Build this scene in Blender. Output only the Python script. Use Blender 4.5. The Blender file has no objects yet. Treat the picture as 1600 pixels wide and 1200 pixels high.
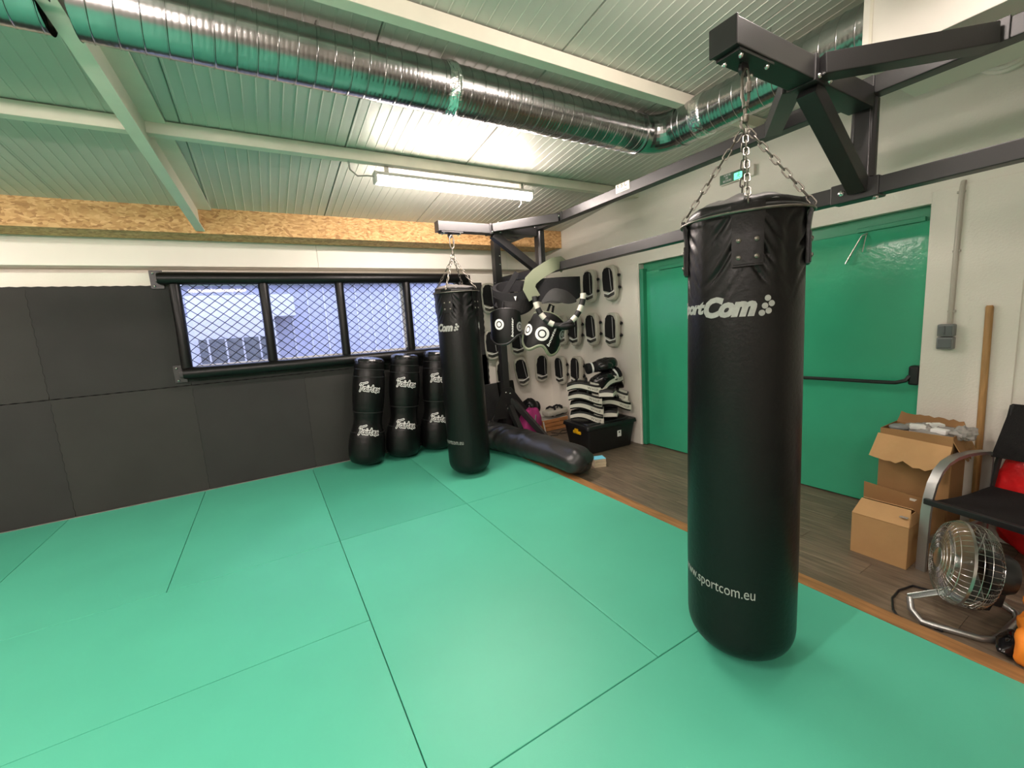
import bpy, bmesh, math, random
from mathutils import Matrix, Vector, noise
random.seed(7)
PI = math.pi
S = bpy.context.scene
COL = S.collection

# ------------------------------------------------------------------ camera, world, lights, exposure
cd = bpy.data.cameras.new('camera'); cam = bpy.data.objects.new('camera', cd); COL.objects.link(cam); S.camera = cam
right = Vector((0.858735, -0.508134, -0.066136)); down = Vector((-0.128265, -0.088198, -0.987810)); fwd = Vector((0.496107, 0.856750, -0.140915))
cam.matrix_world = Matrix(((right.x, -down.x, -fwd.x, 0), (right.y, -down.y, -fwd.y, 0), (right.z, -down.z, -fwd.z, 1.46), (0, 0, 0, 1)))
cd.sensor_fit = 'HORIZONTAL'; cd.sensor_width = 36.0; cd.lens = 653.96 / 1600 * 36.0; cd.clip_start = 0.02

W = bpy.data.worlds.new('sky'); S.world = W; W.use_nodes = True
W.node_tree.nodes['Background'].inputs['Color'].default_value = (0.56, 0.63, 0.98, 1)
W.node_tree.nodes['Background'].inputs['Strength'].default_value = 3.6
S.view_settings.view_transform = 'Standard'; S.view_settings.look = 'None'
S.view_settings.exposure = 1.28; S.view_settings.gamma = 1.0; S.view_settings.use_curve_mapping = False
LAMP_POWER = 52.0                      # emission strength of every tube diffuser
LAMP_COLOR = (1.0, 0.86, 0.79)
# tube lamps: (x0, x1, y, z, tilt about x in degrees)
LAMPS = [(0.88, 2.31, 3.40, 2.62), (1.40, 2.04, 0.80, 2.88), (-1.60, -0.15, 0.76, 2.475), (-3.9, -2.45, 0.76, 2.475),  # last two here are unseen, added to brighten the mats and purlins
         (-4.0, -2.55, 3.40, 2.62), (-1.70, -0.25, -1.3, 2.80), (-4.4, -2.95, -1.3, 2.80)]  # pair behind the camera is unseen, added to fill the room with light

# ------------------------------------------------------------------ materials
MATS = {}
def lin(c):
    return tuple(((x / 255) / 12.92 if x / 255 <= .04045 else ((x / 255 + .055) / 1.055) ** 2.4) for x in c)
def mat(name, col, rough=.5, metal=0., spec=.5, var=0., vscale=6., bump=0., bscale=40., emit=None, estr=0., stretch=None, trans=0., coat=0., alpha=1.0, detail=4.):
    if name in MATS: return MATS[name]
    m = bpy.data.materials.new(name); m.use_nodes = True
    nt = m.node_tree; b = nt.nodes['Principled BSDF']
    b.inputs['Base Color'].default_value = (*col, 1); b.inputs['Roughness'].default_value = rough
    b.inputs['Metallic'].default_value = metal; b.inputs['Specular IOR Level'].default_value = spec
    b.inputs['Transmission Weight'].default_value = trans; b.inputs['Coat Weight'].default_value = coat
    b.inputs['Alpha'].default_value = alpha
    if emit:
        b.inputs['Emission Color'].default_value = (*emit, 1); b.inputs['Emission Strength'].default_value = estr
    if var or bump:
        tc = nt.nodes.new('ShaderNodeTexCoord'); mp = nt.nodes.new('ShaderNodeMapping')
        nt.links.new(tc.outputs['Object'], mp.inputs['Vector'])
        if stretch: mp.inputs['Scale'].default_value = stretch
    if var:
        n = nt.nodes.new('ShaderNodeTexNoise'); n.inputs['Scale'].default_value = vscale; n.inputs['Detail'].default_value = detail
        nt.links.new(mp.outputs['Vector'], n.inputs['Vector'])
        r = nt.nodes.new('ShaderNodeValToRGB'); e = r.color_ramp.elements
        e[0].position = .3; e[1].position = .7
        e[0].color = (*[max(0, c * (1 - var)) for c in col], 1); e[1].color = (*[min(1, c * (1 + var)) for c in col], 1)
        nt.links.new(n.outputs['Fac'], r.inputs['Fac']); nt.links.new(r.outputs['Color'], b.inputs['Base Color'])
    if bump:
        n2 = nt.nodes.new('ShaderNodeTexNoise'); n2.inputs['Scale'].default_value = bscale; n2.inputs['Detail'].default_value = 4
        nt.links.new(mp.outputs['Vector'], n2.inputs['Vector'])
        bp = nt.nodes.new('ShaderNodeBump'); bp.inputs['Strength'].default_value = bump; bp.inputs['Distance'].default_value = .01
        nt.links.new(n2.outputs['Fac'], bp.inputs['Height']); nt.links.new(bp.outputs['Normal'], b.inputs['Normal'])
    MATS[name] = m; return m

def osb_mat():
    m = mat('osb_board', lin((196, 150, 96)), .7)
    nt = m.node_tree; b = nt.nodes['Principled BSDF']
    tc = nt.nodes.new('ShaderNodeTexCoord'); mp = nt.nodes.new('ShaderNodeMapping'); mp.inputs['Scale'].default_value = (1, 1, 1)
    nt.links.new(tc.outputs['Object'], mp.inputs['Vector'])
    nz = nt.nodes.new('ShaderNodeTexNoise'); nz.inputs['Scale'].default_value = 6; nz.inputs['Detail'].default_value = 2
    nt.links.new(mp.outputs['Vector'], nz.inputs['Vector'])
    mx = nt.nodes.new('ShaderNodeMixRGB'); mx.inputs['Fac'].default_value = .09
    nt.links.new(mp.outputs['Vector'], mx.inputs['Color1']); nt.links.new(nz.outputs['Color'], mx.inputs['Color2'])
    ms = nt.nodes.new('ShaderNodeMapping'); ms.inputs['Scale'].default_value = (36, 36, 80)
    nt.links.new(mx.outputs['Color'], ms.inputs['Vector'])
    v = nt.nodes.new('ShaderNodeTexVoronoi'); v.inputs['Scale'].default_value = 1.0; v.inputs['Randomness'].default_value = 1
    nt.links.new(ms.outputs['Vector'], v.inputs['Vector'])
    r = nt.nodes.new('ShaderNodeValToRGB'); e = r.color_ramp.elements
    e[0].position = 0; e[0].color = (*lin((158, 116, 70)), 1); e[1].position = 1; e[1].color = (*lin((218, 178, 126)), 1)
    x = e.new(.25); x.color = (*lin((188, 144, 92)), 1); x = e.new(.65); x.color = (*lin((202, 160, 106)), 1)
    sp = nt.nodes.new('ShaderNodeSeparateColor'); nt.links.new(v.outputs['Color'], sp.inputs['Color'])
    nt.links.new(sp.outputs['Red'], r.inputs['Fac']); nt.links.new(r.outputs['Color'], b.inputs['Base Color'])
    bp = nt.nodes.new('ShaderNodeBump'); bp.inputs['Strength'].default_value = .3; bp.inputs['Distance'].default_value = .004
    nt.links.new(sp.outputs['Green'], bp.inputs['Height']); nt.links.new(bp.outputs['Normal'], b.inputs['Normal'])
    return m

M = dict(
    white_wall=mat('white_wall_paint', lin((226, 221, 210)), .6, var=.03, vscale=2.5, bump=.25, bscale=90),
    white_panel=mat('white_panel', lin((228, 224, 214)), .45, var=.02, vscale=3),
    ceiling=mat('ceiling_panel_paint', lin((196, 194, 184)), .42, spec=.5, var=.04, vscale=3),
    cream=mat('cream_steel', lin((226, 220, 204)), .5, var=.03, vscale=8),
    osb=osb_mat(),
    mat_a=mat('green_mat_vinyl', (0.082, 0.45, 0.30), .42, spec=.5, var=.04, vscale=2.2, bump=.12, bscale=500),
    mat_b=mat('green_mat_vinyl_dark', (0.068, 0.395, 0.26), .42, spec=.5, var=.04, vscale=2.2, bump=.12, bscale=500),
    foam=mat('charcoal_foam', lin((54, 53, 51)), .75, spec=.25, var=.08, vscale=3, bump=.25, bscale=260),
    foam_b=mat('charcoal_foam_b', lin((51, 50, 49)), .75, spec=.25, var=.08, vscale=3, bump=.25, bscale=260),
    sub=mat('subfloor', lin((150, 145, 138)), .6),
    strip=mat('edge_timber', lin((150, 108, 66)), .5, var=.3, vscale=6, stretch=(6, .7, 6)),
    green_paint=mat('green_gloss_paint', (0.042, 0.37, 0.205), .14, spec=.5, var=.04, vscale=3, bump=.10, bscale=30),
    green_dark=mat('green_frame_paint', (0.03, 0.27, 0.145), .32, spec=.5),
    black_steel=mat('black_satin_steel', (0.017, 0.016, 0.0165), .42, spec=.6, bump=.05, bscale=200),
    black_leather=mat('black_vinyl', (0.0030, 0.0030, 0.0031), .38, spec=.34, var=.2, vscale=5, bump=.12, bscale=60),
    black_grey=mat('black_vinyl_worn', (0.021, 0.021, 0.021), .38, spec=.5, var=.2, vscale=7, bump=.15, bscale=30),
    lid=mat('bag_lid_vinyl', (0.10, 0.096, 0.093), .4, bump=.3, bscale=12),
    black_fabric=mat('black_fabric', (0.010, 0.010, 0.011), .8, spec=.25, bump=.3, bscale=150),
    black_plastic=mat('black_plastic', (0.011, 0.011, 0.012), .38, spec=.5, bump=.05, bscale=60),
    black_shiny=mat('black_shiny_leather', (0.008, 0.008, 0.009), .2, spec=.6, bump=.12, bscale=30),
    chrome=mat('chrome', (0.72, 0.72, 0.70), .2, 1.),
    zinc=mat('zinc_chain', (0.50, 0.48, 0.44), .32, 1., var=.15, vscale=30),
    dark_zinc=mat('dark_zinc_chain', (0.20, 0.185, 0.16), .42, 1., var=.2, vscale=30),
    galv=mat('galvanised_duct', (0.43, 0.43, 0.43), .23, 1., var=.14, vscale=9, bump=.06, bscale=14),
    foil=mat('foil_tape', (0.80, 0.80, 0.80), .18, 1., bump=.9, bscale=40),
    silver_print=mat('silver_print', (0.36, 0.36, 0.34), .5, spec=.4, var=.12, vscale=60),
    white_print=mat('white_print', (0.80, 0.80, 0.78), .55),
    black_print=mat('black_print', (0.010, 0.010, 0.010), .6),
    grey_print=mat('grey_print', (0.30, 0.30, 0.29), .55),
    pale_edge=mat('pale_edge_vinyl', lin((128, 134, 110)), .5),
    pad_white=mat('white_vinyl', lin((212, 208, 196)), .42, bump=.08, bscale=40),
    pad_offwhite=mat('offwhite_vinyl', lin((176, 174, 160)), .45, bump=.08, bscale=40),
    diffuser=mat('tube_diffuser', (1, 1, 1), .4, emit=LAMP_COLOR, estr=LAMP_POWER),
    lamp_grey=mat('lamp_body', lin((190, 188, 182)), .45),
    cable_w=mat('pale_cable', lin((150, 146, 138)), .5),
    card=mat('cardboard', lin((186, 146, 98)), .75, var=.07, vscale=5, bump=.12, bscale=30),
    card_d=mat('cardboard_brown', lin((150, 112, 70)), .75, var=.08, vscale=5, bump=.12, bscale=30),
    plastic_clear=mat('crumpled_clear_plastic', (.62, .60, .57), .18, trans=.55, bump=1., bscale=25),
    grey_plastic=mat('grey_plastic', lin((128, 131, 130)), .45),
    grey_plastic_d=mat('grey_plastic_dark', lin((100, 104, 105)), .4),
    conduit=mat('conduit_grey', lin((176, 170, 158)), .5),
    stick=mat('stick_wood', lin((168, 128, 78)), .55, var=.2, vscale=8, stretch=(10, 10, 1)),
    alu=mat('satin_aluminium', (0.42, 0.42, 0.41), .38, .85, bump=.05, bscale=50),
    mesh_fabric=mat('chair_mesh', (0.017, 0.016, 0.016), .85, spec=.2, bump=.6, bscale=260),
    fan_wire=mat('fan_wire', (0.45, 0.45, 0.44), .28, 1.),
    fan_blade=mat('fan_blade', (0.45, 0.45, 0.44), .35, .9),
    mint=mat('bracket_steel', (0.40, 0.43, 0.41), .25, 1.),
    orange=mat('orange_cloth', lin((244, 140, 40)), .7, bump=.5, bscale=14),
    red=mat('red_plastic', lin((214, 30, 34)), .35, var=.2, vscale=8, bump=.8, bscale=14),
    pink=mat('pink_cloth', lin((170, 50, 118)), .6, bump=.6, bscale=20),
    yellow=mat('yellow_plastic', lin((236, 180, 20)), .45),
    blue=mat('pale_blue_card', lin((120, 208, 236)), .5),
    paper=mat('paper_edge', lin((206, 190, 160)), .7, var=.25, vscale=80, stretch=(.2, .2, 6)),
    wood_box=mat('wood_crate', lin((178, 120, 70)), .6, var=.25, vscale=7, stretch=(1, 1, 5)),
    exit_green=mat('exit_green', lin((22, 92, 58)), .4),
    exit_glow=mat('exit_lit_green', (.1, .6, .3), .4, emit=(.12, .85, .42), estr=.9),
    facade=mat('pale_cladding', (0.27, 0.28, 0.34), .6, var=.06, vscale=1.2),
    facade_w=mat('white_cladding', (0.38, 0.385, 0.41), .6),
    louvre=mat('grey_louvre', (0.075, 0.085, 0.095), .5),
    ground=mat('yard', (0.16, 0.16, 0.16), .9),
    upvc=mat('window_upvc', lin((214, 214, 214)), .4),
    plate=mat('maker_plate', lin((232, 222, 200)), .4),
)
def wood_floor_mat():
    m = mat('vinyl_plank', lin((112, 98, 82)), .42, var=.42, vscale=5, stretch=(9, .8, 9), bump=.06, bscale=20, detail=8.); return m
M['plank'] = wood_floor_mat()
M['plank_b'] = mat('vinyl_plank_b', lin((104, 91, 76)), .42, var=.42, vscale=5.7, stretch=(9, .8, 9), bump=.06, bscale=20, detail=8.)
def glass_mat():
    m = bpy.data.materials.new('window_glass'); m.use_nodes = True; nt = m.node_tree
    b = nt.nodes['Principled BSDF']; b.inputs['Transmission Weight'].default_value = 1; b.inputs['Roughness'].default_value = 0
    b.inputs['IOR'].default_value = 1.45; b.inputs['Base Color'].default_value = (.97, .98, 1, 1)
    return m
M['glass'] = glass_mat()

# ------------------------------------------------------------------ geometry helper
class G:
    def __init__(s): s.v = []; s.f = []; s.bev = False
    def add(s, vs, fs, mx=None):
        o = len(s.v)
        s.v += [(mx @ Vector(p)) if mx else Vector(p) for p in vs]
        s.f += [tuple(i + o for i in f) for f in fs]; return s
    def box(s, c, d, rz=0., bev=0., seg=2, mx=None):
        x, y, z = d[0] / 2, d[1] / 2, d[2] / 2
        vs = [(a * x, b * y, e * z) for e in (-1, 1) for b in (-1, 1) for a in (-1, 1)]
        fs = [(0, 2, 3, 1), (4, 5, 7, 6), (0, 1, 5, 4), (2, 6, 7, 3), (0, 4, 6, 2), (1, 3, 7, 5)]
        t = Matrix.Translation(c) @ Matrix.Rotation(rz, 4, 'Z')
        if mx: t = mx @ t
        if bev > 0:
            s.bev = True
            bm = bmesh.new(); bv = [bm.verts.new(p) for p in vs]
            for f in fs: bm.faces.new([bv[i] for i in f])
            bmesh.ops.bevel(bm, geom=bm.edges[:], offset=bev, segments=seg, profile=.5, affect='EDGES')
            bm.verts.index_update(); vs = [q.co.copy() for q in bm.verts]; fs = [tuple(q.index for q in f.verts) for f in bm.faces]; bm.free()
        return s.add(vs, fs, t)
    def bar(s, p0, p1, w, h, up=(0, 0, 1), bev=.004):
        p0, p1 = Vector(p0), Vector(p1); d = p1 - p0; L = d.length; z = d.normalized(); u = Vector(up)
        x = u.cross(z)
        if x.length < 1e-4: x = Vector((1, 0, 0)).cross(z)
        x.normalize(); y = z.cross(x)
        mx = Matrix(((x.x, y.x, z.x, 0), (x.y, y.y, z.y, 0), (x.z, y.z, z.z, 0), (0, 0, 0, 1))); mx.translation = (p0 + p1) / 2
        return s.box((0, 0, 0), (w, h, L), bev=bev, mx=mx)       # w across, h along "up"
    def tube(s, pts, r, seg=8, closed=False):
        pts = [Vector(p) for p in pts]; n = len(pts); rs = r if isinstance(r, (list, tuple)) else [r] * n
        ts = []
        for i in range(n):
            a = pts[(i - 1) % n] if (i > 0 or closed) else pts[i]; b = pts[(i + 1) % n] if (i < n - 1 or closed) else pts[i]
            ts.append((b - a).normalized())
        nrm = Vector((0, 0, 1)) if abs(ts[0].z) < .9 else Vector((1, 0, 0))
        vs = []
        for i in range(n):
            nrm = (nrm - ts[i] * nrm.dot(ts[i])).normalized(); bn = ts[i].cross(nrm)
            for k in range(seg):
                a = 2 * PI * k / seg; vs.append(pts[i] + (nrm * math.cos(a) + bn * math.sin(a)) * rs[i])
        fs = []
        for i in range(n if closed else n - 1):
            j = (i + 1) % n
            for k in range(seg):
                l = (k + 1) % seg; fs.append((i * seg + k, i * seg + l, j * seg + l, j * seg + k))
        if not closed: fs += [tuple(range(seg))[::-1], tuple((n - 1) * seg + k for k in range(seg))]
        return s.add(vs, fs)
    def lathe(s, prof, seg=32, mx=None, fn=None):
        vs = []; fs = []; n = len(prof)
        for i, (r, z) in enumerate(prof):
            for k in range(seg):
                a = 2 * PI * k / seg
                rr, zz = (fn(r, z, a) if fn else (r, z)); vs.append((rr * math.cos(a), rr * math.sin(a), zz))
        for i in range(n - 1):
            for k in range(seg):
                l = (k + 1) % seg; fs.append((i * seg + k, i * seg + l, (i + 1) * seg + l, (i + 1) * seg + k))
        if prof[0][0] > 0: fs.append(tuple(range(seg))[::-1])
        if prof[-1][0] > 0: fs.append(tuple((n - 1) * seg + k for k in range(seg)))
        return s.add(vs, fs, mx)
    def prism(s, poly, d, mx=None):           # polygon in x,z ; extruded along y from 0 to d
        n = len(poly)
        vs = [(x, 0, z) for x, z in poly] + [(x, d, z) for x, z in poly]
        fs = [tuple(range(n)), tuple(range(n, 2 * n))[::-1]] + [(i + n, (i + 1) % n + n, (i + 1) % n, i) for i in range(n)]
        return s.add(vs, fs, mx)
    def surf(s, fn, nu, nv, cu=False, mx=None):
        vs = [fn(i / (nu if cu else nu - 1), j / (nv - 1)) for j in range(nv) for i in range(nu)]; fs = []
        for j in range(nv - 1):
            for i in range(nu if cu else nu - 1):
                l = (i + 1) % nu; fs.append((j * nu + i, j * nu + l, (j + 1) * nu + l, (j + 1) * nu + i))
        return s.add(vs, fs, mx)
    def shell(s, fo, fi, nu, nv, mx=None):    # closed thick sheet between two surfaces
        n = nu * nv
        vs = [fo(i / (nu - 1), j / (nv - 1)) for j in range(nv) for i in range(nu)] + [fi(i / (nu - 1), j / (nv - 1)) for j in range(nv) for i in range(nu)]
        fs = []
        for j in range(nv - 1):
            for i in range(nu - 1):
                a, b, c, d = j * nu + i, j * nu + i + 1, (j + 1) * nu + i + 1, (j + 1) * nu + i
                fs += [(a, b, c, d), (d + n, c + n, b + n, a + n)]
        for i in range(nu - 1):
            a, b = i, i + 1; fs.append((b, a, a + n, b + n)); a, b = (nv - 1) * nu + i, (nv - 1) * nu + i + 1; fs.append((a, b, b + n, a + n))
        for j in range(nv - 1):
            a, b = j * nu, (j + 1) * nu; fs.append((a, b, b + n, a + n)); a, b = j * nu + nu - 1, (j + 1) * nu + nu - 1; fs.append((b, a, a + n, b + n))
        return s.add(vs, fs, mx)
    def ell(s, c, r, nu=20, nv=12, mx=None, e=1., lump=0., seed=0):
        rd = random.Random(seed); ph = [rd.uniform(0, 6.28) for _ in range(6)]
        def sg(a): return math.copysign(abs(a) ** e, a)
        def fn(u, v):
            a = 2 * PI * u; b = -PI / 2 + PI * min(max(v, .001), .999)
            k = 1 + lump * (math.sin(3 * a + ph[0] + 2 * b) + .7 * math.sin(5 * a + ph[1] - 4 * b) + .6 * math.sin(7 * b + ph[2] + 2 * a) + .4 * math.sin(11 * a + ph[3] + 6 * b))
            return Vector((c[0] + r[0] * sg(math.cos(b)) * sg(math.cos(a)) * k, c[1] + r[1] * sg(math.cos(b)) * sg(math.sin(a)) * k, c[2] + r[2] * sg(math.sin(b)) * k))
        return s.surf(fn, nu, nv, True, mx)
    def mesh(s, name, ang=35.):
        me = bpy.data.meshes.new(name); me.from_pydata([tuple(p) for p in s.v], [], s.f); me.update()
        me.polygons.foreach_set('use_smooth', [True] * len(me.polygons)); me.set_sharp_from_angle(angle=math.radians(ang)); return me

def wm(o):
    return (wm(o.parent) if o.parent else Matrix.Identity(4)) @ o.matrix_basis
def obj(name, g, m, parent=None, w=False, ang=35., label=None):
    """links geometry g as ONE mesh object; w: g is in world coordinates"""
    if isinstance(g, G):
        if w and parent:
            im = wm(parent).inverted(); g.v = [im @ Vector(p) for p in g.v]
        wn_ = g.bev; g = g.mesh(name, ang)
    else: wn_ = False
    o = bpy.data.objects.new(name, g); COL.objects.link(o)
    if wn_: q = o.modifiers.new('normals', 'WEIGHTED_NORMAL'); q.keep_sharp = True; q.weight = 100
    if not o.data.materials: o.data.materials.append(M[m] if isinstance(m, str) else m)
    if parent: o.parent = parent
    if label: o['label'] = label
    return o
def tag(o, label, cat, group=None):
    o['label'] = label; o['category'] = cat
    if group: o['group'] = group
    return o
def thing(name, label, cat, loc=(0, 0, 0), rz=0., group=None, rot=None):
    o = bpy.data.objects.new(name, None); COL.objects.link(o); o.location = loc; o.rotation_euler = rot or (0, 0, rz); o.empty_display_size = .1
    return tag(o, label, cat, group)
def solid(name, g, m, label, cat, group=None, ang=35.):
    """a thing that is one mesh: origin moved to the middle of its base"""
    xs = [p[0] for p in g.v]; ys = [p[1] for p in g.v]; zs = [p[2] for p in g.v]
    b = Vector(((min(xs) + max(xs)) / 2, (min(ys) + max(ys)) / 2, min(zs))); g.v = [Vector(p) - b for p in g.v]
    o = obj(name, g, m, ang=ang); o.location = b; return tag(o, label, cat, group)
def struct(name, g, m, parent=None, ang=35.):
    o = obj(name, g, m, parent, ang=ang)
    if not parent: o['kind'] = 'structure'
    return o
def dup(root, loc, rot, label, group=None):
    r = root.copy(); COL.objects.link(r); r.location = loc; r.rotation_euler = rot; r['label'] = label
    if group: r['group'] = group
    for ch in list(root.children):
        c = ch.copy(); COL.objects.link(c); c.parent = r
        for gch in list(ch.children):
            d = gch.copy(); COL.objects.link(d); d.parent = c
    return r

_TX = {}
def text_geo(s, width=None, height=None, bold=0., shear=0., spacing=1.):
    """flat lettering in x (0..width) and y (0..height): verts, faces"""
    k = (s, bold, shear, spacing)
    if k not in _TX:
        c = bpy.data.curves.new('t', 'FONT'); c.body = s; c.size = 1; c.offset = bold; c.shear = shear; c.space_character = spacing; c.resolution_u = 3
        o = bpy.data.objects.new('t', c); COL.objects.link(o)
        dg = bpy.context.evaluated_depsgraph_get(); me = bpy.data.meshes.new_from_object(o.evaluated_get(dg))
        vs = [v.co.copy() for v in me.vertices]; fs = [tuple(p.vertices) for p in me.polygons]
        bpy.data.objects.remove(o); bpy.data.curves.remove(c); bpy.data.meshes.remove(me)
        _TX[k] = (vs, fs)
    vs, fs = _TX[k]
    x0 = min(v.x for v in vs); x1 = max(v.x for v in vs); y0 = min(v.y for v in vs); y1 = max(v.y for v in vs)
    sx = width / (x1 - x0) if width else None; sy = height / (y1 - y0) if height else sx
    if sx is None: sx = sy
    return [Vector(((v.x - x0) * sx, (v.y - y0) * sy, 0)) for v in vs], fs
def slice_x(vs, fs, step):
    bm = bmesh.new(); b = [bm.verts.new(v) for v in vs]
    for f in fs:
        try: bm.faces.new([b[i] for i in f])
        except ValueError: pass
    x0 = min(v.x for v in vs); x1 = max(v.x for v in vs); x = x0 + step
    while x < x1:
        bmesh.ops.bisect_plane(bm, geom=bm.verts[:] + bm.edges[:] + bm.faces[:], plane_co=(x, 0, 0), plane_no=(1, 0, 0)); x += step
    bm.verts.index_update(); r = [v.co.copy() for v in bm.verts], [tuple(v.index for v in f.verts) for f in bm.faces]; bm.free(); return r
def disc(cx, cy, r, n=20):
    return [Vector((cx + r * math.cos(2 * PI * i / n), cy + r * math.sin(2 * PI * i / n), 0)) for i in range(n)], [tuple(range(n))]
def ring2(cx, cy, r0, r1, n=28):
    vs = [Vector((cx + r * math.cos(2 * PI * i / n), cy + r * math.sin(2 * PI * i / n), 0)) for r in (r0, r1) for i in range(n)]
    return vs, [(i, (i + 1) % n, n + (i + 1) % n, n + i) for i in range(n)][::1]
def join2(*gs):
    v = []; f = []
    for a, b in gs:
        o = len(v); v += a; f += [tuple(i + o for i in q) for q in b]
    return v, f
def shift2(g, dx, dy): return [p + Vector((dx, dy, 0)) for p in g[0]], g[1]

# ================================================================== SETTING
ZF = -.04; YB = 5.13; XR = 3.68; XL = -6.6; YF = -5.0
def ceil_z(y): return 3.165 - .105 * y
# ---- floor: slab left bare grey out of view to weaken green bounce, green mats, planks
fl = struct('floor', G().box(((XL + 4.0) / 2, (YF + 5.4) / 2, ZF - .1), (4.0 - XL + .2, 5.4 - YF + .2, .16)), 'sub')
def mat_piece(x0, x1, y0, y1, k):
    g = G().box(((x0 + x1) / 2, (y0 + y1) / 2, -.0101), (x1 - x0 - .003, y1 - y0 - .003, .0198), bev=.004, seg=2)
    return struct('mat', g, 'mat_a' if k else 'mat_b', fl)
A, B, D = .288, 1.288, 2.288; yl = [5.115, 3.115, 1.123]
cells = [(A, B, 3.115, 5.115, 0), (B, D, 3.115, 5.115, 1), (A, B, 1.123, 3.115, 1), (B, D, 1.123, 3.115, 1),
         (-.70, A, 3.115, 5.115, 1), (-1.70, -.70, 3.115, 5.115, 1), (-2.7, -1.70, 3.115, 5.115, 0), (-1.70, A, 2.12, 3.115, 1), (-1.70, A, 1.123, 2.12, 1),
         (A, D, .123, 1.123, 1), (-1.7, A, .123, 1.123, 1), (A, D, -.877, .123, 0), (-1.7, A, -.877, .123, 1)]
for c in cells: mat_piece(*c)
for j in range(4): mat_piece(-3.7, -1.7, 2.115 - j * 1.0, 3.115 - j * 1.0, j % 2)
mat_piece(-3.7, -2.7, 3.115, 5.115, 1)
rp = random.Random(3); x = 2.383; r = 0
while x < XR + .2:
    y = -4.8 + (r % 3) * .42; w = min(.152, 3.9 - x)
    while y < 5.12:
        y1 = min(y + 1.22, 5.12)
        struct('plank', G().box((x + w / 2, (y + y1) / 2, ZF - .01), (w - .0012, y1 - y - .0012, .02), bev=.0008, seg=1), 'plank' if rp.random() < .5 else 'plank_b', fl)
        y = y1
    x += .152; r += 1
g = G()
g.box((2.336, .15, -.0205), (.091, 9.9, .039), bev=.004)
st = struct('trim_1', g, 'strip')
# ---- back wall with window opening
wx0, wx1, wz0, wz1 = -.70, 2.30, 1.22, 2.09
g = G()
def wallbox(x0, x1, y0, y1, z0, z1): g.box(((x0 + x1) / 2, (y0 + y1) / 2, (z0 + z1) / 2), (x1 - x0, y1 - y0, z1 - z0))
wallbox(XL - .2, 4.0, 5.15, 5.35, ZF - .1, wz0); wallbox(XL - .2, wx0, 5.15, 5.35, wz0, wz1); wallbox(wx1, 4.0, 5.15, 5.35, wz0, wz1)
wallbox(XL - .2, 4.0, 5.15, 5.35, wz1, 2.155); wallbox(XL - .2, 4.0, 5.30, 5.40, 2.155, 2.215)
wall_back = struct('wall_back', g, 'white_wall')
for i, (x0, x1) in enumerate([(-6.6, -4.2), (-4.2, -1.8), (-1.8, .62), (.62, 3.02), (3.02, 4.0)]):
    struct('wall_panel', G().box(((x0 + x1) / 2, 5.24, 2.47), (x1 - x0 - .002, .22, .51), bev=.002, seg=1), 'white_panel', wall_back)
# jigsaw foam mats on the wall, 1 m each, toothed edges
def foam(x0, x1, z0, z1, k):
    p = []; t = .0045; n = 24
    w, h = x1 - x0, z1 - z0
    for i in range(n): p.append((x0 + w * i / n, z0 + (t if i % 2 and z0 > .1 else 0)))
    for i in range(n): p.append((x1 + (t if i % 2 else -t), z0 + h * i / n))
    for i in range(n): p.append((x1 - w * i / n, z1 - (t if i % 2 else 0)))
    for i in range(n): p.append((x0 + (t if (i % 2) else -t), z1 - h * i / n))
    return struct('foam_mat', G().prism([(a, b) for a, b in p], .0195, Matrix.Translation((0, 5.1295, 0))), 'foam' if k else 'foam_b', wall_back)
xs = [-4.66, -3.66, -2.66, -1.66, -.665, .33, 1.33, 2.33, 2.62]
for i in range(len(xs) - 1):
    a, b = xs[i] + .001, xs[i + 1] - .001
    if a > 2.4: continue
    foam(a, b, .003, 1.075, i % 2)
    if b < -.6: foam(a, b, 1.077, 2.04, (i + 1) % 2)
foam(-.664, .329 + 0, 1.077, 1.21, 0); foam(.331, 1.329, 1.077, 1.21, 1); foam(1.331, 2.329, 1.077, 1.21, 0)
foam(2.331, 2.60, .003, 1.075, 1); foam(2.331, 2.60, 1.077, 2.04, 0)
struct('foam_backing', G().box(((XL + 2.59) / 2, 5.1496, .60), (2.59 - XL, .0006, 1.20)).box(((XL - .71) / 2, 5.1496, 1.6), (-.71 - XL, .0006, .86)), 'black_fabric', wall_back)
# window
wn = struct('window_1', G().box((.84, 5.27, wz0 + .02), (2.92, .06, .04)), 'upvc')
gf = G()
for zc in (wz1 - .02,): gf.box((.84, 5.27, zc), (2.92, .06, .04))
for xc in (wx0 + .02, .06, .80, 1.55, wx1 - .02): gf.box((xc, 5.27, (wz0 + wz1) / 2), (.04, .06, wz1 - wz0))
struct('window_frame', gf, 'upvc', wn)
for a, b in ((wx0 + .04, .04), (.08, .78), (.82, 1.53), (1.57, wx1 - .04)):
    struct('pane', G().box(((a + b) / 2, 5.28, (wz0 + wz1) / 2), (b - a, .006, wz1 - wz0 - .08)), 'glass', wn)
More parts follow.
